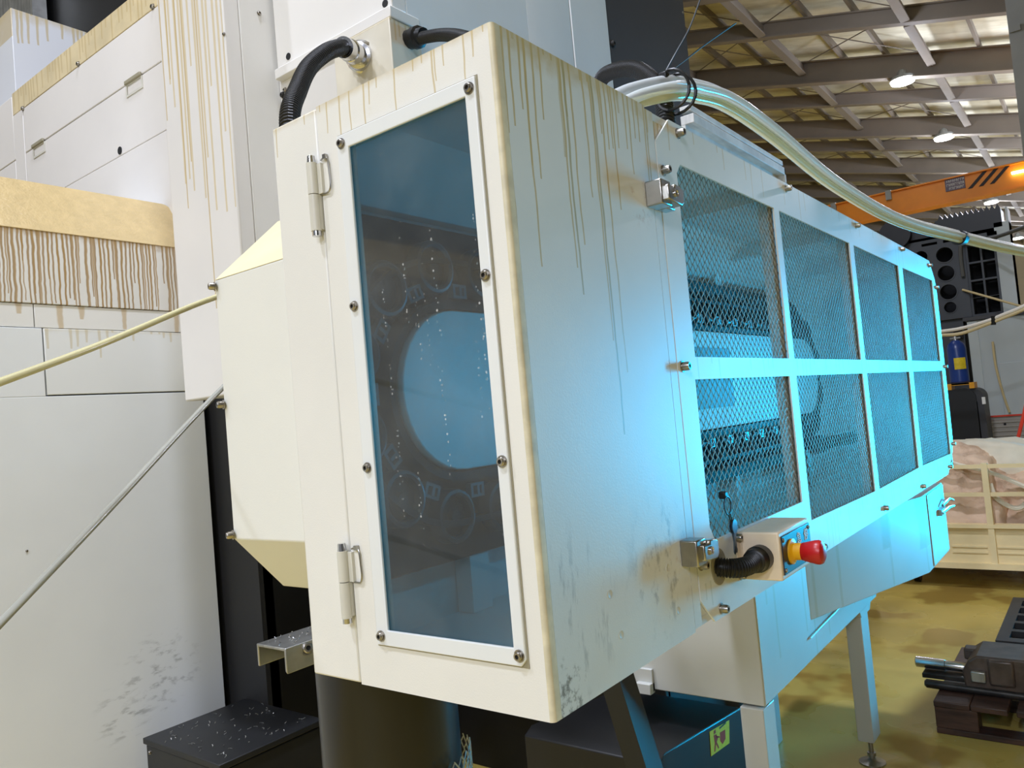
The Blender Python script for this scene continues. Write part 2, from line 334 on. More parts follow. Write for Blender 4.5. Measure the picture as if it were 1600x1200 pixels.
# ------------------------------------------------------------------ mesh helpers
class MB:
    def __init__(s): s.v = []; s.f = []
    def add(s, v, f):
        n = len(s.v); s.v += [tuple(p) for p in v]; s.f += [tuple(i + n for i in q) for q in f]; return s
    def box(s, a, b, rot=None, piv=None):
        x0, y0, z0 = a; x1, y1, z1 = b
        v = [(x0, y0, z0), (x1, y0, z0), (x1, y1, z0), (x0, y1, z0), (x0, y0, z1), (x1, y0, z1), (x1, y1, z1), (x0, y1, z1)]
        if rot is not None:
            p = Vector(piv); v = [rot @ (Vector(q) - p) + p for q in v]
        return s.add(v, [(0, 3, 2, 1), (4, 5, 6, 7), (0, 1, 5, 4), (1, 2, 6, 5), (2, 3, 7, 6), (3, 0, 4, 7)])
    def prism(s, poly, axis, a, b):
        """poly in the two other axes (cyclic order after axis: x->(y,z), y->(x,z), z->(x,y))"""
        n = len(poly); mk = {'x': lambda p, t: (t, p[0], p[1]), 'y': lambda p, t: (p[0], t, p[1]), 'z': lambda p, t: (p[0], p[1], t)}[axis]
        v = [mk(p, a) for p in poly] + [mk(p, b) for p in poly]
        f = [tuple(range(n))[::-1], tuple(range(n, 2 * n))] + [(i, (i + 1) % n, n + (i + 1) % n, n + i) for i in range(n)]
        return s.add(v, f)
    def plate(s, outline, holes, axis, a, b):
        """flat sheet with openings"""
        mk = {'x': lambda p, t: (t, p[0], p[1]), 'y': lambda p, t: (p[0], t, p[1]), 'z': lambda p, t: (p[0], p[1], t)}[axis]
        pts = []; ed = []
        loops = [outline] + list(holes)
        for L in loops:
            n = len(pts); pts += [Vector(p) for p in L]
            ed += [(n + i, n + (i + 1) % len(L)) for i in range(len(L))]
        vo, eo, fo, *_ = delaunay_2d_cdt(pts, ed, [], 1, 1e-6)
        def inside(p, L):
            r = False
            for i in range(len(L)):
                (x1, y1), (x2, y2) = L[i], L[i - 1]
                if (y1 > p[1]) != (y2 > p[1]) and p[0] < (x2 - x1) * (p[1] - y1) / (y2 - y1) + x1: r = not r
            return r
        keep = []
        for q in fo:
            c = sum((vo[i] for i in q), Vector((0, 0))) / len(q)
            if inside(c, outline) and not any(inside(c, h) for h in holes): keep.append(tuple(q))
        n = len(vo)
        v = [mk(p, a) for p in vo] + [mk(p, b) for p in vo]
        f = [q[::-1] for q in keep] + [tuple(i + n for i in q) for q in keep]
        from collections import Counter
        cnt = Counter()
        for q in keep:
            for i in range(len(q)): cnt[frozenset((q[i], q[(i + 1) % len(q)]))] += 1
        for q in keep:
            for i in range(len(q)):
                e = (q[i], q[(i + 1) % len(q)])
                if cnt[frozenset(e)] == 1: f.append((e[0], e[1], e[1] + n, e[0] + n))
        return s.add(v, f)
    def tube(s, path, r, n=10, cap=True):
        P = [Vector(p) for p in path]
        rr = r if isinstance(r, (list, tuple)) else [r] * len(P)
        up = None; v = []; f = []
        for i, p in enumerate(P):
            t = (P[min(i + 1, len(P) - 1)] - P[max(i - 1, 0)]).normalized()
            if up is None:
                up = t.orthogonal().normalized()
            up = (up - t * up.dot(t)).normalized()
            sd = t.cross(up)
            for k in range(n):
                a = 2 * PI * k / n
                v.append(p + (up * math.cos(a) + sd * math.sin(a)) * rr[i])
        for i in range(len(P) - 1):
            for k in range(n):
                f.append((i * n + k, i * n + (k + 1) % n, (i + 1) * n + (k + 1) % n, (i + 1) * n + k))
        if cap:
            f.append(tuple(range(n))[::-1]); f.append(tuple((len(P) - 1) * n + k for k in range(n)))
        return s.add(v, f)
    def cyl(s, p, q, r, n=20, r2=None):
        return s.tube([p, q], [r, r if r2 is None else r2], n)
    def lathe(s, p, axis, prof, n=24):
        """prof: list of (along, radius) from base point p along axis"""
        A = Vector(axis).normalized()
        return s.tube_prof(p, A, prof, n)
    def tube_prof(s, p, A, prof, n):
        A = Vector(A).normalized(); u = A.orthogonal().normalized(); w_ = A.cross(u); p = Vector(p); v = []; f = []
        for (t, r) in prof:
            for k in range(n):
                a = 2 * PI * k / n; v.append(p + A * t + (u * math.cos(a) + w_ * math.sin(a)) * r)
        for i in range(len(prof) - 1):
            for k in range(n): f.append((i * n + k, i * n + (k + 1) % n, (i + 1) * n + (k + 1) % n, (i + 1) * n + k))
        f.append(tuple(range(n))[::-1]); f.append(tuple((len(prof) - 1) * n + k for k in range(n)))
        return s.add(v, f)

def spline(pts, n=8):
    P = [Vector(p) for p in pts]; out = []
    for i in range(len(P) - 1):
        a, b, c, d = P[max(i - 1, 0)], P[i], P[i + 1], P[min(i + 2, len(P) - 1)]
        for k in range(n):
            t = k / n
            out.append(.5 * ((2 * b) + (c - a) * t + (2 * a - 5 * b + 4 * c - d) * t * t + (3 * b - a - 3 * c + d) * t ** 3))
    out.append(P[-1]); return out
def resample(path, step):
    P = [Vector(p) for p in path]; cum = [0]
    for i in range(len(P) - 1): cum.append(cum[-1] + (P[i + 1] - P[i]).length)
    n = max(2, int(cum[-1] / step)); out = []; k = 0
    for i in range(n + 1):
        s_ = cum[-1] * i / n
        while k < len(P) - 2 and cum[k + 1] < s_: k += 1
        out.append(P[k].lerp(P[k + 1], min(1, (s_ - cum[k]) / max(1e-9, cum[k + 1] - cum[k]))))
    return out

def wpos(o):
    p = Vector((0, 0, 0))
    while o: p += o.location; o = o.parent
    return p
def mesh(name, mb, mt, ang=35):
    me = bpy.data.meshes.new(name); me.from_pydata(mb.v, [], mb.f); 
    bm = bmesh.new(); bm.from_mesh(me); bmesh.ops.recalc_face_normals(bm, faces=bm.faces); bm.to_mesh(me); bm.free()
    me.materials.append(mt)
    me.shade_smooth(); me.set_sharp_from_angle(angle=math.radians(ang))
    return me
def obj(name, mb, mt, parent=None, bevel=0, ang=35):
    """links one mesh object; its vertices are given in world coordinates"""
    if parent is not None:
        org = wpos(parent); loc = Vector((0, 0, 0))
        mb.v = [tuple(Vector(p) - org) for p in mb.v]
    else:
        xs, ys, zs = zip(*mb.v)
        loc = Vector(((min(xs) + max(xs)) / 2, (min(ys) + max(ys)) / 2, min(zs)))
        mb.v = [tuple(Vector(p) - loc) for p in mb.v]
    me = mesh(name, mb, mt, ang)
    o = bpy.data.objects.new(name, me); COL.objects.link(o); o.location = loc
    if parent is not None: o.parent = parent
    if bevel:
        b = o.modifiers.new('bevel', 'BEVEL'); b.width = bevel; b.segments = 2; b.limit_method = 'ANGLE'; b.angle_limit = math.radians(40)
    return o
def thing(name, label, cat, loc, group=None):
    o = bpy.data.objects.new(name, None); COL.objects.link(o); o.location = loc; o.empty_display_size = .1
    o['label'] = label; o['category'] = cat
    if group: o['group'] = group
    return o
def tag(o, label, cat, group=None):
    o['label'] = label; o['category'] = cat
    if group: o['group'] = group
    return o
def struct(o): o['kind'] = 'structure'; return o
def copy_tree(o, parent=None):
    c = o.copy(); COL.objects.link(c)
    if parent is not None: c.parent = parent
    for ch in list(o.children): copy_tree(ch, c)
    return c

# a socket head screw with washer, built once and shared
def screw_mb(ax, r=.0065, h=.006, washer=.0085):
    mb = MB(); A = Vector(ax)
    prof = [(0, washer), (.0014, washer), (.0014, r)] + [(h * .75, r), (h, r * .82), (h, r * .48), (h * .45, r * .44)]
    mb.tube_prof((0, 0, 0), A, prof, 14)
    return mb
SCREW = {}
def screw(parent, loc, ax, size=1., name='bolt', mt='bolt', h=.006):
    key = (tuple(ax), size, mt, h)
    if key not in SCREW:
        SCREW[key] = mesh('bolt', screw_mb(ax, .0065 * size, h * size, .0085 * size), M[mt])
        SCREW[key].materials.append(M['bolt_dark'])
        n = len(SCREW[key].polygons); SCREW[key].polygons[n - 1].material_index = 1
    o = bpy.data.objects.new(name, SCREW[key]); COL.objects.link(o)
    o.parent = parent; o.location = Vector(loc) - wpos(parent)
    return o

def corrugated(path, r, pitch=.006, depth=.12, n=14):
    """split conduit: flat ribs with narrow grooves between them"""
    P = resample(spline(path, 14), pitch / 4)
    rad = [r if i % 4 in (0, 1) else r * (1 - depth) for i in range(len(P))]
    return MB().tube(P, rad, n)

# ================================================================== SETTING
fl = MB(); fl.add([(-30, -14, 0), (14, -14, 0), (14, 62, 0), (-30, 62, 0)], [(0, 1, 2, 3)])
struct(obj('floor', fl, M['floor']))
# roof deck rising to the left, carried by rafters, tie beams and purlins
SL = .266
zr = lambda x, base=8.43: base - SL * (x + .97)
def beam_x(mb, x0, x1, y0, y1, b, h):
    """beam running across the hall (along x), following the roof pitch"""
    v = []
    for x in (x0, x1):
        for (y, dz) in ((y0, 0), (y1, 0), (y1, h), (y0, h)): v.append((x, y, zr(x, b) + dz))
    mb.add(v, [(0, 1, 2, 3), (7, 6, 5, 4), (0, 4, 5, 1), (1, 5, 6, 2), (2, 6, 7, 3), (3, 7, 4, 0)])
X0, X1 = -24, 9
deck = MB()
v = [(X0, -14, zr(X0, 9.22)), (X1, -14, zr(X1, 9.22)), (X1, 62, zr(X1, 9.22)), (X0, 62, zr(X0, 9.22))]
v += [(a, b, c + .12) for a, b, c in v]
deck.add(v, [(0, 1, 2, 3), (4, 5, 6, 7), (0, 1, 5, 4), (1, 2, 6, 5), (2, 3, 7, 6), (3, 0, 4, 7)])
ceiling = struct(obj('ceiling', deck, M['roofdeck']))
ys = [21.5 + 3.05 * k for k in range(-4, 12)]
for k, y in enumerate(ys):
    big = (k % 2 == 0)
    mb = MB()
    b, h, fw = (8.43, .56, .13) if big else (8.66, .33, .10)
    beam_x(mb, X0, X1, y - .02, y + .02, b, h)
    beam_x(mb, X0, X1, y - fw, y + fw, b - .02, .035)
    beam_x(mb, X0, X1, y - fw, y + fw, b + h, .03)
    obj('rafter', mb, M['rafter'], ceiling)
for x in [-2.72 - 3.0 * k for k in range(-1, 7)]:                  # heavier tie beams between the rafters
    for k in range(len(ys) - 1):
        mb = MB(); z = zr(x, 8.66)
        mb.box((x - .015, ys[k] + .02, z), (x + .015, ys[k + 1] - .02, z + .30)); mb.box((x - .09, ys[k] + .14, z - .02), (x + .09, ys[k + 1] - .14, z + .015))
        obj('tie_beam', mb, M['purlin'], ceiling)
for x in [-1.72 - 1.0 * k for k in range(-3, 20)]:                 # purlins under the deck
    if abs(((x + 2.72) / 3.0) - round((x + 2.72) / 3.0)) < .1: continue
    mb = MB(); z = zr(x, 9.02)
    mb.box((x - .035, ys[0] - 3, z), (x + .035, 60, z + .20))
    obj('purlin', mb, M['purlin'], ceiling)
for k in range(0, len(ys) - 1):                                    # crossed rods and sag rods
    for j in range(0, 4):
        xa = -2.72 - 3 * j
        for (a, b) in ((xa, xa - 3), (xa - 3, xa)):
            mb = MB().tube([(a, ys[k], zr(a, 8.98)), (b, ys[k + 1], zr(b, 8.98))], .014, 5)
            obj('brace_rod', mb, M['purlin'], ceiling)
wb = MB().box((-30, 60, 0), (14, 60.2, 16)); struct(obj('wall_back', wb, M['hallwall']))
wr = MB().box((9, -14, 0), (9.2, 60, 7.2)); struct(obj('wall_right', wr, M['rightwall']))
# steel building column with flanges, top right
cb = MB(); cx, cy = -.66, 16.8
cb.box((cx - .20, cy - .20, 0), (cx + .20, cy - .175, 8.6)); cb.box((cx - .20, cy + .175, 0), (cx + .20, cy + .2, 8.6)); cb.box((cx - .012, cy - .175, 0), (cx + .012, cy + .175, 8.6))
cb.box((cx - .19, cy - .23, 7.55), (cx - .02, cy - .2, 7.66))
struct(obj('trim_1', cb, M['steelcol']))

# ------------------------------------------------------------------ high bay lamps
LAB = {15.4: 'round white high bay lamp half out of the top edge of the photo', 21.5: 'round white high bay lamp hanging from the nearest big rafter, largest one in view',
       27.6: 'round white high bay lamp hanging from the second big rafter, above the orange crane girder', 39.8: 'small round white high bay lamp just below the orange crane girder',
       52.0: 'smallest far white lamp beside the top of the black bellows', 33.7: 'white high bay lamp hidden behind the orange crane girder', 45.9: 'distant white high bay lamp hanging past the orange crane girder'}
def lamp(y, x=-3.4):
    z = 9.0
    t = thing('high_bay_lamp', LAB[y], 'ceiling lamp', (x, y, z - .1), 'high bay lamps along the hall')
    obj('housing', MB().tube_prof((x, y, z + .28), Vector((0, 0, -1)), [(0, .05), (.06, .11), (.16, .13), (.2, .27), (.27, .3), (.27, .27)], 24), M['steelcol'], t)
    obj('lens', MB().tube_prof((x, y, z - .02), Vector((0, 0, -1)), [(0, .27), (.03, .27), (.045, .22)], 24), M['lamp'], t)
    obj('hanger', MB().cyl((x, y, z + .26), (x, y, zr(x, 8.43) + .01), .012, 6), M['purlin'], t)
for y in (15.4, 21.5, 27.6, 39.8, 52.0): lamp(y)

# ------------------------------------------------------------------ overhead crane girder
cg = thing('crane_girder', 'orange overhead crane girder with three black diagonal stripes under the roof', 'crane', (-2, 20.1, 5.43))
mb = MB().box((-13, 20.0, 5.47), (7, 20.3, 5.97)); obj('web', mb, M['crane'], cg)
mb = MB().box((-13, 19.94, 5.97), (7, 20.36, 6.0)); mb.box((-13, 19.96, 5.43), (7, 20.34, 5.47)); obj('flange', mb, M['crane'], cg)
for x in (-2.11, -1.90, -1.69):
    mb = MB().prism([(x - .01, 5.66), (x + .075, 5.66), (x + .39, 5.965), (x + .305, 5.965)], 'y', 19.985, 20.0); obj('stripe', mb, M['crane_black'], cg)
pl = obj('rating_plate', MB().box((-2.55, 19.98, 5.70), (-2.16, 20.0, 5.985 - .02)), M['crane_plate'], cg)
mb = MB(); random.seed(3)
for r, (za, zb) in enumerate(((5.885, 5.94), (5.80, 5.86), (5.72, 5.775))):   # three rows of print, too small to read
    x = -2.52
    while x < -2.2:
        wdt = random.choice((.022, .03, .03)); 
        if random.random() < .88:
            mb.box((x, 19.975, za), (x + .006, 19.98, zb)); mb.box((x, 19.975, zb - .012), (x + wdt, 19.98, zb))
            if random.random() < .7: mb.box((x, 19.975, (za + zb) / 2 - .005), (x + wdt, 19.98, (za + zb) / 2 + .006))
            if random.random() < .6: mb.box((x + wdt - .006, 19.975, za), (x + wdt, 19.98, zb))
        x += wdt + .012
o = obj('print', mb, M['white_print'], pl)
for x in (-5.02, -3.78):
    obj('bracket', MB().box((x, 19.93, 5.80), (x + .12, 20.0, 6.02)), M['steelcol'], cg)
lb = obj('flange_glow_strip', MB().box((-1.28, 19.9, 5.76), (1.5, 19.99, 5.80)), M['lamp'], cg)  # glowing bar stands in for light reflected by the girder's top flange

# ================================================================== BACKGROUND RIGHT
# dark machine casting with round holes and ribbed pockets
mc = thing('machine_casting', 'dark grey machine column casting with a row of round holes and black bellows', 'machine', (-1.2, 10.2, 0))
holes = []
for (x, z, r) in ((-1.60, 2.92, .07), (-1.36, 2.90, .085), (-1.365, 2.69, .085), (-1.363, 2.476, .085), (-1.362, 2.30, .062)):
    holes.append([(x + r * math.cos(a * PI / 10), z + r * math.sin(a * PI / 10)) for a in range(20)])
for x in (-1.58, -1.36): holes.append([(x, 3.035), (x + .16, 3.035), (x + .16, 3.065), (x, 3.065)])
mb = MB().plate([(-1.95, 2.165), (-1.16, 2.165), (-1.16, 3.13), (-1.95, 3.13)], holes, 'y', 10.0, 10.08); obj('front_plate', mb, M['casting'], mc)
obj('inner_web', MB().box((-1.95, 10.3, 2.165), (-.865, 10.34, 3.12)), M['recess'], mc)
for (x, z, r) in ((-1.60, 2.92, .07), (-1.36, 2.90, .085), (-1.365, 2.69, .085), (-1.363, 2.476, .085), (-1.362, 2.30, .062)):
    mb = MB(); N = 20
    ring = lambda rr, y: [(x + rr * math.cos(2 * PI * a / N), y, z + rr * math.sin(2 * PI * a / N)) for a in range(N)]
    vv = ring(r, 9.992) + ring(r * 1.14, 9.992) + ring(r * 1.14, 10.0) + ring(r, 10.08)
    mb.add(vv, [(j * N + k, j * N + (k + 1) % N, (j + 1) * N + (k + 1) % N, (j + 1) * N + k) for j in range(3) for k in range(N)])
    obj('hole_rim', mb, M['casting'], mc)
mb = MB().plate([(-1.16, 2.165), (-.862, 2.165), (-.862, 3.02), (-1.16, 3.02)], [[(xa, za), (xa + .115, za), (xa + .115, za + .18), (xa, za + .18)] for xa in (-1.135, -1.0) for za in (2.185, 2.37, 2.57, 2.77)], 'y', 10.02, 10.25)
obj('rib_grid', mb, M['casting'], mc)
mb = MB().box((-1.16, 9.98, 3.02), (-.84, 10.1, 3.06)); mb.box((-.93, 9.98, 2.95), (-.84, 10.1, 3.06)); obj('top_rail', mb, M['casting'], mc)
mb = MB(); n = 46
pts = [(-1.95 + k * (1.17 / n), 3.13 + (.11 if k < 22 else .17) + (.055 if k % 2 else 0)) for k in range(n + 1)]
mb.prism([(-1.95, 3.10)] + pts + [(-.78, 3.10)], 'y', 10.0, 10.3); obj('bellows_cover', mb, M['rubber'], mc, ang=10)
obj('lower_body', MB().box((-1.95, 10.05, 0), (-1.26, 10.4, 2.17)), M['casting'], mc)
obj('clamp_block', MB().box((-1.36, 10.0, 1.94), (-1.27, 10.06, 2.03)), M['recess'], mc)
obj('hose_drum', MB().cyl((-1.83, 9.9, 3.22), (-1.83, 9.98, 3.22), .17, 24), M['rubber'], mc)
obj('white_post', MB().box((-.86, 10.0, 2.165), (-.72, 10.3, 3.15)).box((-.74, 9.99, 2.165), (-.72, 10.31, 3.3)), M['cabgrey'], mc)
tag(obj('far_orange_carriage', MB().box((-.66, 11.5, 2.55), (.4, 11.9, 3.35)).box((-.66, 11.45, 2.95), (.4, 11.5, 3.0)), M['crane']), 'orange and grey carriage behind the pale post of the dark casting', 'machine')
cab = thing('machine_cabinet', 'large pale grey machine enclosure below the dark casting at the right edge', 'machine cabinet', (-.4, 10.3, 0))
obj('front_panel', MB().box((-1.22, 10.0, 0), (1.0, 10.6, 2.12)), M['cabgrey'], cab, bevel=.01)
obj('top_panel', MB().box((-1.25, 9.96, 2.12), (1.0, 10.6, 2.16)), M['darkgrey'], cab)
obj('side_strip', MB().box((-1.215, 9.985, .0), (-1.12, 10.0, 2.11)), M['cabgrey'], cab)
obj('panel', MB().box((-.96, 9.985, .7), (-.35, 10.0, 1.62)), M['cabgrey'], cab, bevel=.006)
obj('panel', MB().box((-.30, 9.985, .7), (.5, 10.0, 2.0)), M['cabgrey'], cab, bevel=.006)
tag(obj('drooping_tube', MB().tube(spline([(-.99, 9.95, 1.86), (-.985, 9.93, 1.6), (-.95, 9.93, 1.3), (-.91, 9.95, 1.08)]), .012, 8), M['tan']), 'thin pale tube hanging down the front of the grey machine enclosure', 'tube')
tag(obj('tan_hose', MB().tube(spline([(-1.22, 9.98, 2.475), (-.93, 9.8, 2.32), (-.65, 9.8, 2.18), (-.3, 9.8, 2.05)]), .012, 8), M['tan']), 'thin tan hose running down across the dark ribbed casting', 'hose')
tag(obj('grey_cable', MB().tube(spline([(-1.2, 9.97, 2.62), (-1.19, 9.95, 2.95), (-1.10, 9.9, 3.0), (-.87, 9.6, 2.93), (-.52, 9.1, 2.91), (-.1, 8.8, 2.97)]), .02, 8), M['greyhose']), 'dark grey cable looping over the top of the dark casting', 'cable')
for k, (dz, mt, lb_) in enumerate(((0, 'tan', 'cream hose, lower of the pair tied together right of the guard'), (.028, 'whitehose', 'white hose, upper of the pair tied together right of the guard'))):
    tag(obj('tied_hose', MB().tube(spline([(-1.5, 8.0, 1.93 - dz * .6), (-1.21, 8.0, 1.902 + dz * 1.1), (-1.03, 8.0, 1.894 + dz * 1.6), (-.83, 8.0, 1.945 + dz), (-.68, 8.0, 1.99 + dz), (-.53, 8.0, 2.04 + dz), (-.1, 8.0, 2.22 + dz)]), .015, 8), M[mt]), lb_, 'hose', 'pair of hoses behind the guard')
tag(obj('hose_strap', MB().tube([(-.775, 8.0, 1.935), (-.77, 8.0, 2.012)], .02, 8), M['nylon']), 'black strap around the pair of pale hoses at the right', 'strap')

gc = thing('gas_cylinder', 'glossy blue gas cylinder with a yellow label standing on a yellow cradle', 'gas cylinder', (-1.215, 9, 1.44))
obj('body', MB().tube_prof((-1.215, 9, 1.45), Vector((0, 0, 1)), [(0, .08), (.01, .088), (.34, .088), (.39, .075), (.42, .045), (.43, .03)], 24), M['gasblue'], gc)
obj('valve', MB().cyl((-1.215, 9, 1.87), (-1.215, 9, 1.92), .016, 10).box((-1.26, 8.985, 1.895), (-1.17, 9.015, 1.91)), M['nickel'], gc)
pts = [(-1.215 + .0892 * math.sin(a), 9 - .0892 * math.cos(a)) for a in [-.25 + .18 * k for k in range(8)]]
mb = MB(); mb.add([(x, y, z) for z in (1.585, 1.70) for x, y in pts], [(k, k + 1, k + 9, k + 8) for k in range(7)])
obj('label', mb, M['yellow_label'], gc)
cr = thing('cylinder_cradle', 'yellow steel cradle under the blue gas cylinder', 'cradle', (-1.21, 9, 1.385))
mb = MB().box((-1.32, 8.9, 1.425), (-1.10, 8.91, 1.445)); mb.box((-1.32, 9.09, 1.425), (-1.10, 9.10, 1.445)); mb.box((-1.31, 8.9, 1.43), (-1.11, 9.1, 1.445)); obj('rail', mb, M['orange'], cr)
for x in (-1.325, -1.125): obj('foot', MB().box((x, 8.89, 1.385), (x + .045, 9.1, 1.445)), M['orange'], cr)
fk = thing('black_machine_unit', 'black rounded machine unit with yellow chevrons beneath the blue gas cylinder', 'machine unit', (-1.22, 9, 0))
arc = [(-1.17 + .09 * math.sin(a * PI / 16), 1.295 + .09 * math.cos(a * PI / 16)) for a in range(9)]
obj('body', MB().prism([(-1.6, 0), (-1.6, 1.385)] + arc + [(-1.08, 0)], 'y', 8.9, 9.25), M['black'], fk)
arc2 = [(p[0] + .008, p[1] + .002) for p in arc]
obj('side_cowl', MB().prism([(-1.55, 1.3), (-1.55, 1.388)] + [(p[0] + .06, p[1]) for p in arc] + [(-1.01, 0), (-1.07, 0), (-1.075, 1.25)], 'y', 8.93, 9.3), M['darkgrey'], fk)
obj('label', MB().box((-1.035, 8.925, 1.22), (-1.005, 8.93, 1.29)), M['white_print'], fk)
for k in range(4):
    x = -1.34 + k * .075
    obj('chevron', MB().prism([(x, .80), (x + .04, .80), (x + .02, .85), (x - .02, .85)], 'y', 8.893, 8.9), M['yellow'], fk)
for k in range(5):
    x = -1.07 + k * .016
    obj('chevron', MB().box((x, 8.92, .78), (x + .007, 8.93, .86)), M['yellow_label'], fk)
sp = thing('ribbed_panel', 'low silver ribbed sheet metal panel in front of the grey machine enclosure', 'panel', (-.92, 9.5, 0))
prof = [(-1.10, .0)]
obj('sheet', MB().box((-1.10, 9.5, .4), (-.76, 9.53, 1.06)), M['silver'], sp)
for k in range(9): obj('rib', MB().prism([(9.5, .62 + k * .046), (9.488, .63 + k * .046), (9.488, .65 + k * .046), (9.5, .66 + k * .046)], 'x', -1.095, -.765), M['silver'], sp)
obj('rim', MB().box((-1.11, 9.48, 1.06), (-.75, 9.54, 1.075)), M['redpole'], sp)
for x in (-1.10, -.78): obj('leg', MB().box((x, 9.5, 0), (x + .02, 9.53, .4)), M['silver'], sp)
obj('lock', MB().cyl((-.92, 9.485, .98), (-.92, 9.5, .98), .012, 10), M['recess'], sp)
tag(obj('red_bar', MB().tube([(-.72, 7.5, .0), (-.655, 7.5, .95), (-.59, 7.52, 1.16), (-.52, 7.55, 1.42)], .014, 8), M['redpole']), 'thin red bar leaning at the right edge above the bulk bags', 'bar')

# ------------------------------------------------------------------ cart with bulk bags
ct = thing('waste_cart', 'beige steel cart with open railing loaded with bulk bags', 'cart', (-.5, 6.9, 0))
for z in (.868, .672): obj('rail', MB().box((-1.55, 6.3, z - .012), (.5, 6.33, z + .014)), M['cart'], ct)
for x in (-1.5, -.765, .3): obj('post', MB().box((x - .018, 6.29, .17), (x + .02, 6.34, .89)), M['cart'], ct)
for x in (-1.5, .3): obj('post', MB().box((x - .018, 7.45, .17), (x + .02, 7.5, .89)), M['cart'], ct)
obj('side_board', MB().box((-1.55, 6.32, .17), (.5, 6.35, .455)), M['cart'], ct)
obj('ledge', MB().box((-1.56, 6.285, .44), (.51, 6.36, .465)), M['cart'], ct)
obj('sill', MB().box((-1.56, 6.28, .155), (.51, 6.36, .195)), M['cart'], ct)
obj('deck', MB().box((-1.55, 6.35, .17), (.5, 7.5, .21)), M['cart'], ct)
for (xa, xb) in ((-1.02, -.80), (-.74, -.50)): 
    obj('stiffener', MB().box((xa, 6.312, .30), (xb, 6.32, .312)), M['cart'], ct); obj('stiffener', MB().box((xa, 6.312, .26), (xb, 6.32, .27)), M['cart'], ct)
for (x, y) in ((-1.3, 6.5), (.2, 6.5), (-1.3, 7.3), (.2, 7.3)):
    cst = obj('caster', MB().cyl((x - .02, y, .07), (x + .02, y, .07), .07, 18), M['rubber'], ct); obj('fork', MB().box((x - .03, y - .02, .07), (x + .03, y + .02, .17)), M['darkmetal'], cst)

def bag(name, c, size, seed, mt, label, lump=.10, tilt=0.):
    random.seed(seed)
    bm = bmesh.new(); bmesh.ops.create_cube(bm, size=1); bmesh.ops.subdivide_edges(bm, edges=bm.edges, cuts=17, use_grid_fill=True)
    from mathutils import noise as nz
    off = Vector((seed * 7.3, seed * 3.1, seed))
    for v in bm.verts:
        p = v.co.copy(); sph = p.normalized() * .62
        q = p.lerp(sph, .42)
        q.z += tilt * q.x
        q = Vector((q.x * size[0], q.y * size[1], q.z * size[2]))
        r1 = nz.fractal(q * 4.0 + off, .8, 2, 4); r2 = 1 - abs(nz.noise(Vector((q.x * 9, q.y * 9, q.z * 5)) + off)) * 2
        q += q.normalized() * (lump * .55 * r1 + .035 * r2)
        if q.z < -size[2] * .45: q.z = -size[2] * .45
        v.co = q + Vector(c)
    mb = MB(); mb.v = [tuple(v.co) for v in bm.verts]; mb.f = [tuple(w_.index for w_ in f.verts) for f in bm.faces]
    bm.verts.index_update(); bm.free()
    return obj(name, mb, M[mt], ang=80)
b1 = bag('bulk_bag', (-1.08, 6.72, .57), (.72, .62, .76), 3, 'bag', '', .10, -.05); tag(b1, 'pinkish tan bulk bag slumped in the cart just right of the guard', 'bulk bag', 'bulk bags in the cart')
b2 = bag('bulk_bag', (-.50, 6.80, .47), (.62, .64, .58), 8, 'bag', '', .08, -.22); tag(b2, 'pinkish tan bulk bag in the cart behind the beige post at the right edge', 'bulk bag', 'bulk bags in the cart')
b4 = bag('bag_cover', (-.62, 6.92, .80), (.95, .5, .34), 12, 'bag_pale', '', .07, -.30); tag(b4, 'pale crumpled bag cloth lying over the bulk bags in the cart', 'bag')
tag(obj('bag_strap', MB().tube(spline([(-.75, 6.38, .74), (-.72, 6.37, .64), (-.62, 6.37, .57), (-.55, 6.37, .60), (-.5, 6.38, .70), (-.42, 6.4, .72)]), .018, 6), M['bag_pale']), 'pale looped lifting strap hanging from the bulk bags behind the rail', 'strap')
tag(obj('bag_strap', MB().tube(spline([(-1.05, 6.40, .93), (-.92, 6.385, .875), (-.80, 6.38, .84), (-.68, 6.38, .79), (-.52, 6.38, .70)]), .016, 6), M['bag_pale']), 'white lifting strap slung diagonally across the bulk bags above the cart rail', 'strap')

# ------------------------------------------------------------------ pallets with old vises
pp = thing('plastic_pallet', 'black plastic pallet with open grid deck on the floor behind the vises', 'pallet', (-.2, 5.1, 0))
hl = []
for i in range(9):
    for j in range(5):
        x = -.545 + i * .125; y = 4.70 + j * .165
        hl.append([(x, y), (x + .095, y), (x + .095, y + .12), (x, y + .12)])
obj('deck', MB().plate([(-.60, 4.63), (.55, 4.63), (.55, 5.56), (-.60, 5.56)], hl, 'z', .12, .15), M['bplastic'], pp)
obj('base_plate', MB().box((-.60, 4.63, .0), (.55, 5.56, .03)), M['bplastic'], pp)
for i in range(3):
    for j in range(3): 
        x = -.60 + i * .5; y = 4.63 + j * .39; obj('block', MB().box((x, y, .03), (x + .15, y + .15, .12)), M['bplastic'], pp)
wp = thing('wooden_pallet', 'oil-soaked dark brown wooden pallet under the old vises at bottom right', 'pallet', (-.3, 4.0, 0))
for k, (xa, xb) in enumerate(((-.735, -.60), (-.598, -.465), (-.435, -.31), (-.29, -.16), (-.14, .0))):
    obj('plank', MB().box((xa, 3.70, .115), (xb, 4.5, .14)), M['darkwood'], wp, bevel=.004)
for y in (3.71, 4.06, 4.40):
    for x in (-.735, -.3): obj('block', MB().box((x, y, .025), (x + .16, y + .09, .115)), M['darkwood'], wp, bevel=.004)
    obj('plank', MB().box((-.735, y, 0), (.0, y + .09, .025)), M['darkwood'], wp, bevel=.003)
vs = thing('machine_vise', 'rusty grey machine vise with a bare steel screw lying on the wooden pallet', 'vise', (-.5, 3.95, .2))
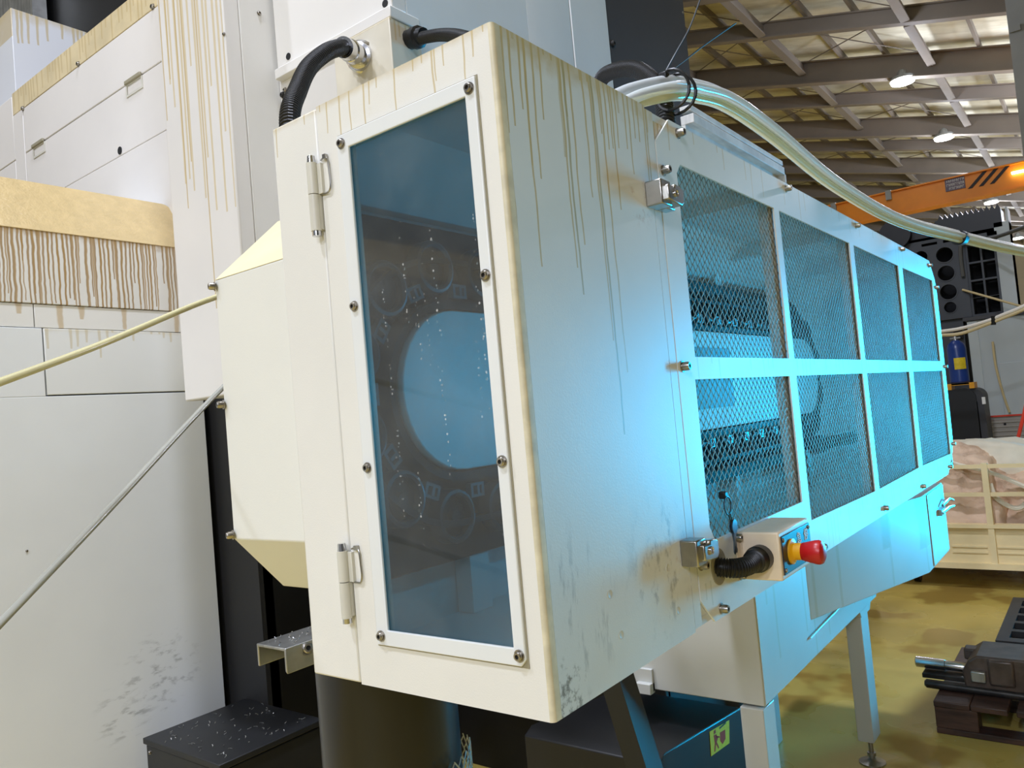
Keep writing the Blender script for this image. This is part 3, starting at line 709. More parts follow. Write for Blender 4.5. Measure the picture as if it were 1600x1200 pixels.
obj('body', MB().prism([(-.63, .165), (-.1, .165), (-.1, .305), (-.575, .305), (-.61, .28), (-.635, .235)], 'y', 3.84, 4.08), M['vise'], vs, bevel=.008)
obj('jaw_block', MB().box((-.535, 3.82, .19), (-.44, 4.0, .30)), M['vise'], vs, bevel=.01)
obj('jaw_block', MB().box((-.40, 3.815, .19), (-.15, 4.0, .315)), M['vise'], vs, bevel=.01)
obj('screw', MB().tube_prof((-.835, 3.93, .226), Vector((1, 0, -.02)), [(0, .018), (.004, .024), (.12, .024), (.122, .021), (.2, .021), (.21, .018), (.26, .018)], 20), M['chrome'], vs)
obj('knob', MB().box((-.645, 3.98, .24), (-.58, 4.05, .29)), M['vise'], vs, bevel=.008)
obj('plate', MB().box((-.60, 3.812, .20), (-.545, 3.84, .245)), M['galv'], vs, bevel=.004)
tag(obj('flat_bar', MB().box((-.80, 3.86, .178), (-.2, 3.98, .198)), M['darkmetal'], bevel=.003), 'dark flat steel bar directly below the bare vise screw', 'steel bar', 'dark bars under the vise')
tag(obj('round_bar', MB().tube_prof((-.79, 3.85, .159), Vector((1, 0, -.02)), [(0, .012), (.008, .019), (.6, .019)], 16), M['darkmetal']), 'oily round steel bar resting on the wooden pallet below the flat bar', 'steel bar', 'dark bars under the vise')
# ================================================================== BIG MACHINE, LEFT SIDE
# stepped side cover facing +x, running along y into the column
sc_ = thing('machine_side_cover', 'large white machine side cover with dripping brown coolant stains at the left edge', 'machine cover', (-3.0, .8, 0))
YA, YB = -3.0, 1.75
obj('main_panel', MB().box((-3.4, YA, .0), (-2.928, YB, 1.718)).box((-3.4, YA, 1.718), (-2.928, 1.160, 1.957)), M['w_panel'], sc_, bevel=.002)
obj('access_panel', MB().box((-3.4, 1.165, 1.723), (-2.9275, YB, 1.957)), M['w_panel_stain'], sc_, bevel=.002)
obj('band_panel', MB().box((-3.4, YA, 1.960), (-2.932, 1.138, 2.042)), M['w_band'], sc_, bevel=.002)
obj('band_panel', MB().box((-3.4, 1.141, 1.960), (-2.932, YB, 2.042)), M['w_band'], sc_, bevel=.002)
obj('stained_panel', MB().box((-3.4, YA, 2.044), (-2.928, YB, 2.305)), M['w_drip'], sc_, bevel=.002)
cor = [(1.7495 - .03 + .03 * math.sin(a * PI / 12), -.03 + .03 * math.cos(a * PI / 12)) for a in range(7)]
mb = MB()
vv = []
A0, A1 = Vector((-2.926, 0, 2.305)), Vector((-3.09, 0, 2.53))
dd = (A1 - A0)
Ld = dd.length; dn = dd.normalized()
outl = [(YA, 0), (YB - .001, 0), (YB - .001, Ld - .03)] + [(YB - .031 + .03 * math.cos(a * PI / 12), Ld - .03 + .03 * math.sin(a * PI / 12)) for a in range(1, 7)] + [(YA, Ld)]
P3 = [(A0.x + dn.x * q, y, A0.z + dn.z * q) for y, q in outl]
nrm = Vector((dn.z, 0, -dn.x))
P4 = [tuple(Vector(p) - nrm * .02) for p in P3]
n = len(P3)
mb.add(P3 + P4, [tuple(range(n)), tuple(range(n, 2 * n))[::-1]] + [(i, (i + 1) % n, n + (i + 1) % n, n + i) for i in range(n)])
obj('sloping_ledge', mb, M['bevel'], sc_)
obj('inner_core', MB().box((-3.5, YA, 2.305), (-3.11, YB, 2.52)), M['w_panel'], sc_)
for (y, z) in ((1.07, 1.2),): screw(sc_, (-2.928, y, z), (1, 0, 0), .5)

# upper cover facing -y, behind the ledge
uc = thing('machine_upper_cover', 'white upper machine cover with hinged panels and a beige stained top band', 'machine cover', (-3.8, 1.85, 1.75))
Y0 = 1.75
obj('stained_band', MB().box((-4.612, Y0, 3.392), (-2.64, 2.2, 3.514)), M['upper_band'], uc, bevel=.002)
obj('end_strip', MB().box((-4.612, Y0 - .001, 1.75), (-4.485, 2.2, 3.389)), M['upper'], uc, bevel=.002)
obj('lift_panel', MB().box((-4.480, Y0, 3.149), (-2.64, 1.9, 3.388)), M['upper'], uc, bevel=.003)
obj('lift_panel', MB().box((-4.480, Y0, 2.849), (-2.64, 1.9, 3.143)), M['upper'], uc, bevel=.003)
obj('lower_panel', MB().box((-4.480, Y0 - .004, 1.75), (-2.64, 1.9, 2.843)), M['upper'], uc, bevel=.003)
for x in (-4.31, -3.30):
    t_ = obj('latch_tab', MB().box((x - .07, Y0 - .012, 3.140), (x + .07, Y0 - .001, 3.158)), M['seam'], uc, bevel=.003)
    obj('latch_frame', MB().plate([(x - .07, 3.085), (x + .075, 3.085), (x + .075, 3.14), (x - .07, 3.14)], [[(x - .06, 3.095), (x + .065, 3.095), (x + .065, 3.135), (x - .06, 3.135)]], 'y', Y0 - .004, Y0 - .001), M['hinge'], t_)
for (x, z) in ((-4.475, 3.388), (-3.812, 3.398), (-3.10, 3.398)): screw(uc, (x, Y0, z), (0, -1, 0), 1.6)
obj('lock_hole', MB().cyl((-3.467, Y0 - .003, 2.872), (-3.467, Y0 + .02, 2.872), .018, 16), M['recess'], uc)
lc = thing('machine_end_cover', 'white cover panel at the far left edge beside the stained upper cover', 'machine cover', (-5.4, 1.85, 1.75))
obj('panel', MB().box((-6.2, Y0, 3.149), (-4.618, 2.1, 3.50)), M['upper'], lc, bevel=.003)
obj('panel', MB().box((-6.2, Y0, 1.75), (-4.618, 2.1, 3.143)), M['upper'], lc, bevel=.003)
rc = thing('machine_roof_housing', 'white drip-stained housing beside the black opening at the top left corner', 'machine cover', (-5.3, 2.2, 3.3))
obj('side_panel', MB().box((-5.6, 1.92, 3.0), (-5.0, 2.36, 4.22)), M['upper_side'], rc, bevel=.003)
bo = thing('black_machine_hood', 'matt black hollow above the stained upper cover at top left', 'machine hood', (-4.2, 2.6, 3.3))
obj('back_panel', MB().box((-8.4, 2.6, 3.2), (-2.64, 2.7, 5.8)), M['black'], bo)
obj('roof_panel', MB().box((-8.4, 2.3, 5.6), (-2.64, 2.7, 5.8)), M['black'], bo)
tag(obj('grey_grating', MB().box((-8.4, 2.45, 4.50), (-6.0, 2.55, 5.4)), M['galv']), 'grey speckled steel sheet in the extreme top left corner', 'sheet')

# white column with coolant streaks
cl = thing('machine_column', 'tall white machine column with long yellow coolant streaks', 'machine column', (-2.42, 1.6, 1.66))
obj('front_panel', MB().box((-2.63, 1.5, 1.662), (-2.2205, 1.56, 4.6)), M['column'], cl, bevel=.006)
obj('body', MB().box((-2.625, 1.56, 1.668), (-2.219, 2.6, 4.6)), M['paint_plain'], cl, bevel=.004)
screw(cl, (-2.219, 1.64, 2.98), (1, 0, 0), 1.0); screw(cl, (-2.226, 1.5, 2.86), (0, -1, 0), .8)

# black way cover and dark recess below
wc = thing('black_way_cover', 'matt black steel way cover below the white streaked column', 'way cover', (-2.6, 1.8, 0))
obj('panel', MB().box((-3.2, 1.78, 0), (-2.68, 1.84, 1.70)), M['blackpanel'], wc)
obj('side_panel', MB().box((-2.72, 1.80, 0), (-2.68, 2.6, 1.66)), M['black'], wc)
tag(obj('machine_bed', MB().box((-2.68, 2.6, 0), (-1.40, 3.3, 1.48)).box((-2.68, 2.58, .0), (-1.40, 2.62, .5)), M['black'], bevel=.004), 'black machine bed deep in shadow under the white enclosure', 'machine bed')
tb = thing('black_tank_box', 'black steel tank box with swarf on its lid at the bottom left', 'tank', (-2.59, 1.8, 0))
obj('body', MB().box((-2.826, 1.374, 0), (-2.352, 1.775, .462)), M['blackbox'], tb, bevel=.004)
obj('lid', MB().box((-2.832, 1.366, .466), (-2.346, 1.778, .487)), M['blackbox'], tb, bevel=.003)
wl_ = obj('warning_label', MB().prism([(-2.60, .335), (-2.54, .335), (-2.57, .395)], 'y', 1.371, 1.374), M['bolt_dark'], tb)
obj('warning_fill', MB().prism([(-2.594, .339), (-2.546, .339), (-2.57, .387)], 'y', 1.3695, 1.371), M['yellow'], wl_)
screw(tb, (-2.80, 1.374, .44), (0, -1, 0), .9)
random.seed(4)
mb = MB()
for i in range(70):
    x, y = random.uniform(-2.80, -2.37), random.uniform(1.38, 1.76); a = random.uniform(0, 6.3); r = random.uniform(.003, .009)
    mb.tube([(x + r * math.cos(a + k * .9), y + r * math.sin(a + k * .9), .489 + .002 * k) for k in range(3)], .0012, 4)
o = obj('swarf', mb, M['galv']); o['kind'] = 'stuff'; tag(o, 'loose metal swarf curls scattered over the black tank lid', 'swarf')

# galvanised channel bracket left of the enclosure
br = thing('channel_bracket', 'galvanised channel bracket carrying a bolt and swarf left of the enclosure base', 'bracket', (-1.92, 1.5, .86))
obj('channel', MB().prism([(-1.993, .862), (-1.985, .862), (-1.985, .917), (-1.866, .917), (-1.866, .862), (-1.858, .855), (-1.858, .925), (-1.993, .925)], 'y', 1.3, 1.75), M['galv'], br, bevel=.002)
screw(br, (-1.858, 1.37, .905), (1, -.3, .4), 2.2)
screw(br, (-1.90, 1.42, .917), (0, 0, -1), 2.2)
obj('tab', MB().box((-1.858, 1.42, .86), (-1.80, 1.43, .91)), M['galv'], br)
random.seed(9); mb = MB()
for i in range(45):
    x, y = random.uniform(-1.98, -1.87), 1.31 + .42 * random.random() ** .8; r = random.uniform(.002, .006); a = random.uniform(0, 6.3)
    mb.tube([(x + r * math.cos(a + k), y + r * math.sin(a + k), .927 + .002 * k) for k in range(3)], .0013, 4)
o = obj('swarf', mb, M['chrome']); o['kind'] = 'stuff'; tag(o, 'glittering metal swarf on top of the galvanised channel bracket', 'swarf')
tag(obj('bracket_post', MB().box((-2.05, 1.75, 0), (-1.80, 1.8, 1.0)), M['black']), 'black plate in the dark carrying the galvanised channel bracket', 'plate')
# glossy black sleeve with a perforated cuff
sl = thing('black_sleeve', 'glossy black cylindrical sleeve standing under the white enclosure', 'sleeve', (-1.1, .98, 0))
obj('tube', MB().cyl((-1.1, .98, 0), (-1.1, .98, 1.25), .125, 40), M['blackgloss'], sl)
mb = MB(); N = 40
for j in range(14):
    for k in range(N):
        a = 2 * PI * (k + .5 * (j % 2)) / N; r = .142; z = .70 + j * .013 + .05 * math.cos(a - .4)
        b_ = 2 * PI * (k + .5 * (j % 2) + .5) / N
        if j < 13:
            mb.tube([(-1.1 + r * math.cos(a), .98 + r * math.sin(a), z), (-1.1 + r * math.cos(b_), .98 + r * math.sin(b_), z + .013)], .0014, 3, cap=False)
            b2_ = 2 * PI * (k + .5 * (j % 2) - .5) / N
            mb.tube([(-1.1 + r * math.cos(a), .98 + r * math.sin(a), z), (-1.1 + r * math.cos(b2_), .98 + r * math.sin(b2_), z + .013)], .0014, 3, cap=False)
o = obj('perforated_cuff', mb, M['galv'], sl); o['kind'] = 'stuff'
tag(obj('diagonal_brace', MB().prism([(-1.115, .90), (-1.055, .90), (-.93, .42), (-.99, .42)], 'y', 1.68, 1.70).prism([(-1.058, .90), (-1.055, .90), (-.93, .42), (-.933, .42)], 'y', 1.70, 1.75), M['bracegrey']), 'dark grey diagonal brace in the shadow below the enclosure corner', 'brace')

# headstock cover behind / above the enclosure
hs = thing('headstock_cover', 'white headstock cover with flush panels rising behind the enclosure', 'machine cover', (-1.92, 2.2, 1.9))
obj('front_panel', MB().box((-2.205, 1.69, 2.786), (-1.626, 1.75, 4.4)), M['headstock'], hs, bevel=.003)
obj('lower_panel', MB().box((-2.215, 1.70, 1.66), (-1.70, 1.76, 2.782)), M['headstock'], hs, bevel=.003)
mb = MB()
arc = [(-1.685 + .06 * math.sin(a * PI / 12), 2.53 - .0 + .06 * (1 - math.cos(a * PI / 12))) for a in range(7)]
obj('side_panel', MB().box((-1.70, 1.752, 2.0), (-1.626, 2.42, 4.6)), M['headstock_side'], hs, bevel=.003)
obj('side_panel', MB().prism([(-1.7, 2.42), (-1.626, 2.42), (-1.618, 2.48), (-1.626, 2.735), (-1.7, 2.735)], 'z', 2.0, 4.6), M['headstock_side'], hs)
obj('rear_panel', MB().box((-1.70, 2.742, 2.0), (-1.622, 3.05, 4.8)), M['headstock_side'], hs, bevel=.002)
for (x, z) in ((-2.14, 2.814), (-1.655, 2.806)): obj('lock_hole', MB().cyl((x, 1.688, z), (x, 1.70, z), .012, 14), M['recess'], hs)
screw(hs, (-2.185, 1.70, 2.713), (0, -1, 0), 1.1); screw(hs, (-2.20, 1.70, 2.70), (-.2, -1, 0), 1.4, mt='bolt_dark')
jb = thing('junction_box', 'cream stained junction box with a hose on each face behind the enclosure top', 'junction box', (-1.75, 1.75, 2.45))
obj('box', MB().box((-1.88, 1.665, 2.42), (-1.620, 1.80, 2.742)), M['junction'], jb, bevel=.003)
obj('cover_lip', MB().box((-2.20, 1.672, 2.746), (-1.619, 1.80, 2.782)), M['headstock'], jb, bevel=.003)
dk = thing('dark_column_cover', 'tall dark grey column cover right of the headstock', 'machine cover', (-1.75, 3.5, 1.5))
obj('panel', MB().box((-1.95, 3.055, 1.5), (-1.625, 3.93, 5.4)), M['darkgrey'], dk, bevel=.004)
screw(dk, (-1.625, 3.08, 3.13), (1, 0, 0), 2.2, mt='bolt_dark')
for z in (3.58, 3.22, 2.95): screw(dk, (-1.625, 3.91, z), (1, 0, 0), .9)
gs = thing('galvanised_cable_tray', 'bright galvanised sheet channel lying behind the guard panel top', 'cable tray', (-1.35, 3.6, 2.0))
obj('sheet', MB().box((-1.33, 3.06, 1.9), (-1.31, 4.2, 2.66)), M['tray'], gs)
obj('top_lip', MB().box((-1.33, 3.06, 2.66), (-1.27, 4.22, 2.70)).box((-1.33, 3.06, 2.715), (-1.28, 4.22, 2.74)), M['tray'], gs, bevel=.003)
obj('end_lip', MB().box((-1.32, 4.16, 1.9), (-1.29, 4.19, 2.64)).box((-1.32, 4.20, 1.9), (-1.27, 4.22, 2.70)), M['tray'], gs, bevel=.003)
obj('inner_frame', MB().box((-1.31, 3.9, 2.58), (-1.295, 4.16, 2.60)).box((-1.31, 3.88, 2.53), (-1.295, 4.13, 2.545)), M['tray'], gs)

obj('bracket', MB().box((-1.625, 3.5, 2.36), (-1.33, 3.52, 2.42)), M['tray'], gs)
# hoses on the headstock
h1 = thing('corrugated_hose', 'black corrugated hose with a chrome coupling arching left of the enclosure', 'hose', (-1.6, 1.3, 2.1))
P1 = [(-1.708, 1.575, 2.648), (-1.69, 1.53, 2.628), (-1.665, 1.49, 2.603), (-1.635, 1.42, 2.556), (-1.591, 1.32, 2.468), (-1.518, 1.22, 2.355), (-1.43, 1.12, 2.235), (-1.38, 1.08, 2.10), (-1.36, 1.07, 1.95), (-1.35, 1.07, 1.8)]
obj('hose', corrugated(P1, .024, .011, .16, 14), M['rubber'], h1, ang=25)
A_, B_ = Vector((-1.752, 1.664, 2.664)), Vector((-1.69, 1.535, 2.630)); ax = (B_ - A_)
obj('coupling', MB().tube_prof(A_, ax, [(0, .050), (.008, .050), (.010, .044), (.03, .040), (.032, .030), (.052, .030), (.053, .026), (.062, .026), (.064, .034), (.10, .034), (.102, .031), (.145, .031)], 8 * 3), M['chrome'], h1)
h2 = thing('corrugated_hose', 'black corrugated hose on the right face of the junction box, going behind the enclosure', 'hose', (-1.3, 1.6, 2.4))
P2 = [(-1.60, 1.745, 2.69), (-1.557, 1.735, 2.676), (-1.429, 1.68, 2.618), (-1.249, 1.55, 2.499), (-1.093, 1.42, 2.372), (-.98, 1.32, 2.22), (-.92, 1.27, 2.05), (-.9, 1.26, 1.94)]
obj('hose', corrugated(P2, .0185, .008, .13, 14), M['rubber'], h2, ang=25)
obj('gland', MB().tube_prof((-1.622, 1.747, 2.698), Vector((1, -.12, -.22)), [(0, .030), (.03, .030), (.032, .034), (.05, .034), (.055, .026), (.075, .024)], 12), M['rubber'], h2)
# ================================================================== TOOL MAGAZINE ENCLOSURE
EX0, EX1, EY0, EY1, EZ0, EZ1 = -.94, -.52, .70, 3.47, 1.161, 1.954
en = thing('tool_magazine_enclosure', 'big white sheet metal enclosure with a windowed door and wire mesh side, front centre', 'enclosure', (-.73, 2.0, EZ0))
# body shell
obj('front_strip', MB().box((EX0, EY0 + .002, EZ0), (-.8405, EY0 + .03, EZ1)), M['paint_front'], en, bevel=.003)
obj('seal_strip', MB().box((-.8405, EY0 + .012, EZ0 + .002), (-.836, EY0 + .03, EZ1 - .002)), M['seam'], en)
obj('back_panel', MB().box((EX0, EY0 + .03, EZ0), (EX0 + .012, EY1, EZ1)), M['paint_int'], en)
obj('top_panel', MB().box((EX0, EY0 + .024, EZ1 - .014), (EX1 - .004, EY1, EZ1 - .002)), M['paint_int'], en)
obj('floor_panel', MB().box((EX0, EY0 + .024, EZ0 + .002), (EX1 - .004, EY1, EZ0 + .014)), M['paint_int'], en)
obj('end_panel', MB().box((EX0, EY1 - .012, EZ0), (EX1 - .004, EY1, EZ1)), M['paint_int'], en)
for y in (1.63, 2.23, 2.84):
    obj('inner_post', MB().box((EX0 + .012, y - .02, EZ0), (EX0 + .04, y + .02, EZ1 - .014)).box((EX0 + .012, y - .02, EZ1 - .05), (EX1 - .02, y + .02, EZ1 - .014)), M['paint_int'], en)
obj('ceiling_gusset', MB().prism([(EX0 + .012, EZ1 - .014), (EX0 + .14, EZ1 - .014), (EX0 + .012, EZ1 - .10)], 'y', .75, 3.4), M['paint_int'], en)
# L-shaped door
mb = MB().plate([(-.836, EZ0), (-.526, EZ0), (-.526, EZ1), (-.836, EZ1)], [[(-.778, 1.234), (-.566, 1.234), (-.566, 1.884), (-.778, 1.884)]], 'y', .70, .715)
arcp = [(-.526 + .006 * math.cos(a * PI / 12), .706 + .006 * math.sin(a * PI / 12)) for a in range(0, -7, -1)]
cmb = MB().prism([(-.526, .715)] + [(-.52, .715)] + arcp, 'z', EZ0, EZ1)
dr = obj('door', mb, M['paint_front'], en)
obj('corner_edge', cmb, M['corner'], dr)
obj('side_panel', MB().box((-.535, .7155, EZ0), (-.52, 1.068, EZ1)), M['paint_side'], dr)
obj('edge_strip', MB().box((-.535, 1.0705, EZ0 + .004), (-.5205, 1.0935, EZ1 - .004)), M['paint_side'], dr)
fr = obj('window_frame', MB().plate([(-.7935, 1.2195), (-.556, 1.2195), (-.549, 1.2275), (-.549, 1.8985), (-.7935, 1.8985)], [[(-.772, 1.2395), (-.565, 1.2395), (-.565, 1.879), (-.772, 1.879)]], 'y', .6955, .70), M['frame'], dr, bevel=.0012)
obj('window_gasket', MB().plate([(-.7955, 1.2175), (-.547, 1.2175), (-.547, 1.9005), (-.7955, 1.9005)], [[(-.79, 1.223), (-.553, 1.223), (-.553, 1.895), (-.79, 1.895)]], 'y', .699, .7005), M['seam'], dr)
obj('window_pane', MB().box((-.777, .7015, 1.235), (-.567, .7035, 1.883)), M['pane'], dr)
for z in (1.886, 1.666, 1.4515, 1.232):
    for x in (-.784, -.557): screw(dr, (x, .6955, z), (0, -1, 0), .85, h=.0065)
for (y, z) in ((.84, 1.27), (.858, 1.215), (1.0, 1.27), (1.02, 1.205)):
    obj('plug_weld', MB().tube_prof((-.5201, y, z), Vector((1, 0, 0)), [(0, .0055), (.0005, .0055), (.0005, .0045), (.0003, .004)], 14), M['hinge'], dr)
obj('latch_side_backing', MB().box((-.5285, 1.0945, EZ0 + .003), (-.5245, 1.150, EZ1 - .003)), M['paint_side'], en)
# latches bridging door and guard
def latch(z):
    l = obj('latch', MB().box((-.52, 1.043, z - .019), (-.493, 1.076, z + .019)).box((-.52, 1.076, z - .019), (-.502, 1.104, z + .012)), M['nickel'], en, bevel=.002)
    obj('latch_lever', MB().prism([(1.055, z - .012), (1.098, z - .016), (1.106, z - .010), (1.106, z + .010), (1.098, z + .013), (1.078, z + .015), (1.076, z + .009), (1.055, z + .011)], 'x', -.502, -.487), M['nickel'], l, bevel=.002)
    obj('latch_pin', MB().tube_prof((-.487, 1.078, z), Vector((1, 0, 0)), [(0, .006), (.002, .006), (.002, .0045), (.001, .004)], 14), M['chrome'], l)
latch(1.812); latch(1.281)
# hinges
for (za, zb) in ((1.772, 1.885), (1.243, 1.351)):
    zm = za + (zb - za) * .52
    hg = obj('hinge', MB().cyl((-.845, .692, za + .008), (-.845, .692, zm - .0006), .0075, 18).cyl((-.845, .692, zm + .0006), (-.845, .692, zb - .01), .0075, 18).box((-.852, .695, za + .01), (-.838, .702, zm)).box((-.85, .695, zm), (-.83, .70, zb - .012)), M['hinge'], en)
    obj('hinge_cap', MB().cyl((-.845, .692, zb - .010), (-.845, .692, zb), .0062, 14, .0052), M['chrome'], hg)
    obj('hinge_pin', MB().cyl((-.845, .692, za + .008), (-.845, .692, za + .001), .0065, 14), M['chrome'], hg)
    obj('hinge_wire', MB().tube(spline([(-.832, .698, zb - .008), (-.822, .697, zb - .006), (-.8165, .697, zb - .012), (-.815, .697, zb - .03), (-.8145, .697, zm + .008), (-.818, .697, zm), (-.828, .698, zm - .001), (-.838, .698, zm)], 6), .0013, 6).box((-.824, .694, zb - .009), (-.818, .699, zb - .003)), M['nickel'], hg)
obj('inner_fill_housing', MB().box((-.5515, .80, 1.548), (-.5455, 3.32, 1.563)), M['galv'], en)  # made-up housing for the added cyan fill
# side guard panel with eight mesh windows
ZB, ZM0, ZM1, ZT = 1.222, 1.5345, 1.5705, 1.8855
ops = [[(1.162, ZM1), (1.622, ZM1), (1.622, ZT), (1.178, ZT), (1.162, 1.868)], [(1.154, ZM0), (1.1535, 1.302), (1.168, 1.279), (1.61, 1.2775), (1.612, ZM0)],
       [(1.654, ZM1), (2.207, ZM1), (2.213, ZT), (1.654, ZT)], [(1.654, 1.233), (2.207, ZB), (2.207, ZM0), (1.654, ZM0)],
       [(2.25, ZM1), (2.812, ZM1), (2.818, ZT), (2.255, ZT)], [(2.25, ZB), (2.795, ZB), (2.812, ZM0), (2.25, ZM0)],
       [(2.87, ZM1), (3.425, ZM1), (3.44, 1.89), (2.885, ZT)], [(2.855, ZB), (3.42, ZB - .012), (3.44, ZM0), (2.87, ZM0)]]
out_ = [(1.0955, 1.200), (1.14, 1.158), (3.31, 1.143), (3.46, 1.215), (3.50, 1.27), (3.52, 1.84), (3.50, 1.90), (3.42, 1.966), (1.15, 1.953), (1.0955, 1.905)]
gp = obj('guard_panel', MB().plate(out_, ops, 'x', -.5235, -.52), M['paint_guard'], en)
def weave(o):
    ys_, zs_ = [p[0] for p in o], [p[1] for p in o]
    ya, yb, za, zb = min(ys_) - .010, max(ys_) + .010, min(zs_) - .009, max(zs_) + .009
    wy, hz = .0206, .0091
    mb = MB(); X = -.5268
    k = math.floor(za / hz)
    while k * hz < zb + hz:                       # each wire zigzags along y and hooks over the next one
        seg = []; i = 0; y = ya
        while y < yb + wy:
            up = ((i + k) % 2 == 0)
            z = k * hz + (hz * .5 + .0006 if up else -hz * .5 - .0006)
            if za <= z <= zb and y <= yb: seg.append((X + (.0010 if up else -.0010), y, z))
            else:
                if len(seg) > 1: mb.tube(seg, .00085, 4, cap=False)
                seg = []
            y += wy / 2; i += 1
        if len(seg) > 1: mb.tube(seg, .00085, 4, cap=False)
        k += 1
    return mb
for o_ in ops:
    q = obj('wire_mesh', weave(o_), M['wire'], gp, ang=80); q['kind'] = 'stuff'
for y in (1.632, 2.232, 2.842): obj('rear_rib', MB().box((-.55, y - .022, 1.17), (-.5285, y - .018, 1.94)).box((-.5285 - .003, y - .02, 1.17), (-.5285, y + .02, 1.94)), M['paint_int'], gp)
for (y, z) in ((1.18, 1.937), (1.112, 1.862), (1.112, 1.555), (1.107, 1.252), (1.165, 1.172), (1.717, 1.943), (2.304, 1.945), (2.898, 1.949), (3.40, 1.945), (3.497, 1.866), (3.49, 1.549), (3.472, 1.245), (3.35, 1.168), (2.811, 1.160), (2.28, 1.167), (1.70, 1.170)):
    screw(gp, (-.52, y, z), (1, 0, 0), 1.05, h=.012)
# chamfered hood on the left of the enclosure
HX0, HX1 = -1.145, -.9415
hp = [(.72, 1.345), (.72, 1.767), (.852, 1.884), (1.38, 1.884), (1.38, 1.25), (.806, 1.25)]
hd = obj('side_hood', MB().prism(hp, 'x', HX0, HX1), M['hood'], en, bevel=.002)
dy, dz = .132, .117; ln = math.hypot(dy, dz); ny, nz = -dz / ln, dy / ln
obj('stained_slope', MB().prism([(.7203 + ny * .0003, 1.7672 + nz * .0003), (.852 + ny * .0003, 1.884 + nz * .0003), (.852 + ny * .0012, 1.884 + nz * .0012), (.7203 + ny * .0012, 1.7672 + nz * .0012)], 'x', HX0 + .001, HX1), M['hood_top'], hd)
for z in (1.757, 1.563, 1.352):
    screw(hd, (-1.1425, .718, z), (-.35, -1, 0), .9, h=.012)

# ================================================================== TOOL MAGAZINE INSIDE
PX, ZC, YN, YF, RI, RO = -.84, 1.5535, .957, 2.78, .130, .280
tm = thing('tool_magazine', 'chain tool magazine with a white oblong plate behind the window and mesh', 'tool magazine', (-.87, 1.9, 1.28))
def stadium(r, n=16, square=False):
    far = [(YF + r * math.cos(a), ZC + r * math.sin(a)) for a in [(-PI / 2 + PI * k / n) for k in range(n + 1)]]
    near = [(YN + r * math.cos(a), ZC + r * math.sin(a)) for a in [(PI / 2 + PI * k / n) for k in range(n + 1)]]
    return far + ([(.735, ZC + r), (.735, ZC - r)] if square else near)
obj('backing_plate', MB().prism(stadium(RO, square=True), 'x', -.905, -.885), M['magblack'], tm, bevel=.002)
obj('chain_guide', MB().plate(stadium(.222), [stadium(.212)], 'x', -.885, -.858), M['magblack'], tm)
obj('chain_guide', MB().plate(stadium(RI + .018), [stadium(RI + .004)], 'x', -.885, -.85), M['magblack'], tm)
obj('oblong_plate', MB().prism(stadium(RI), 'x', -.885, PX), M['paint_int'], tm, bevel=.002)
for (ya, yb, za, zb) in ((1.86, 2.1, ZC - .075, ZC + .085),): obj('cover_plate', MB().box((PX, ya, za), (PX + .004, yb, zb)), M['magcover'], tm)
for (y, z) in ((1.72, ZC - .08), (1.72, ZC + .08), (2.6, ZC + .07), (2.6, ZC - .07)): screw(tm, (PX, y, z), (1, 0, 0), 1.6)
RM = .205; per = 2 * (YF - YN) + 2 * PI * RM; NP = 40
def along(s_):
    L = YF - YN; s_ %= per
    if s_ < L: return YN + s_, ZC + RM
    s_ -= L
    if s_ < PI * RM: a = PI / 2 - s_ / RM; return YF + RM * math.cos(a), ZC + RM * math.sin(a)
    s_ -= PI * RM
    if s_ < L: return YF - s_, ZC - RM
    s_ -= L; a = -PI / 2 - s_ / RM; return YN + RM * math.cos(a), ZC + RM * math.sin(a)
me_ring = mesh('tool_pocket', MB().tube_prof((0, 0, 0), Vector((1, 0, 0)), [(0, .045), (.018, .045), (.024, .043), (.026, .038), (.022, .034), (.0, .033)], 26), M['pocketring'], 40)
me_hole = mesh('bore', MB().tube_prof((0, 0, 0), Vector((1, 0, 0)), [(.004, .0325), (.010, .0325), (.012, .012), (.02, .010)], 20), M['recess'], 40)
me_clip = mesh('clip', MB().plate([(-.017, -.012), (.017, -.012), (.017, .012), (-.017, .012)], [[(-.011, -.007), (.011, -.007), (.011, .007), (-.011, .007)]], 'x', 0, .012).box((0, -.003, -.008), (.014, .003, .008)), M['magclip'])
org = wpos(tm)
for k in range(NP):
    y, z = along(k * per / NP - .158 + .02)
    o = bpy.data.objects.new('tool_pocket', me_ring); COL.objects.link(o); o.parent = tm; o.location = Vector((-.882, y, z)) - org
    b_ = bpy.data.objects.new('bore', me_hole); COL.objects.link(b_); b_.parent = o
    y2, z2 = along((k + .5) * per / NP - .138)
    c_ = bpy.data.objects.new('clip', me_clip); COL.objects.link(c_); c_.parent = tm
    yy = YN if y2 < YN else (YF if y2 > YF else y2); d_ = Vector((0, y2 - yy, z2 - ZC)).normalized()
    c_.location = Vector((-.876, y2, z2)) - d_ * .036 - org; c_.rotation_euler.x = math.atan2(d_.z, d_.y) - PI / 2
ta = obj('tool_arm', MB().tube([(-.84, 2.86, 1.31), (-.78, 3.05, 1.315)], .022, 12).tube([(-.86, 2.74, 1.31), (-.84, 2.87, 1.31)], .032, 12), M['magblack'], tm)
obj('pipe', MB().tube(spline([(-.9, 2.62, 1.90), (-.88, 2.66, 1.84), (-.87, 2.62, 1.77)]), .012, 8), M['magblack'], tm)
for y in (1.0, 1.9, 2.75): obj('stand', MB().box((-.925, y, 1.176), (-.89, y + .05, 1.30)), M['paint_int'], tm)
obj('stand_bracket', MB().box((-.885, 2.70, 1.176), (-.84, 2.75, 1.30)), M['copper'], tm)

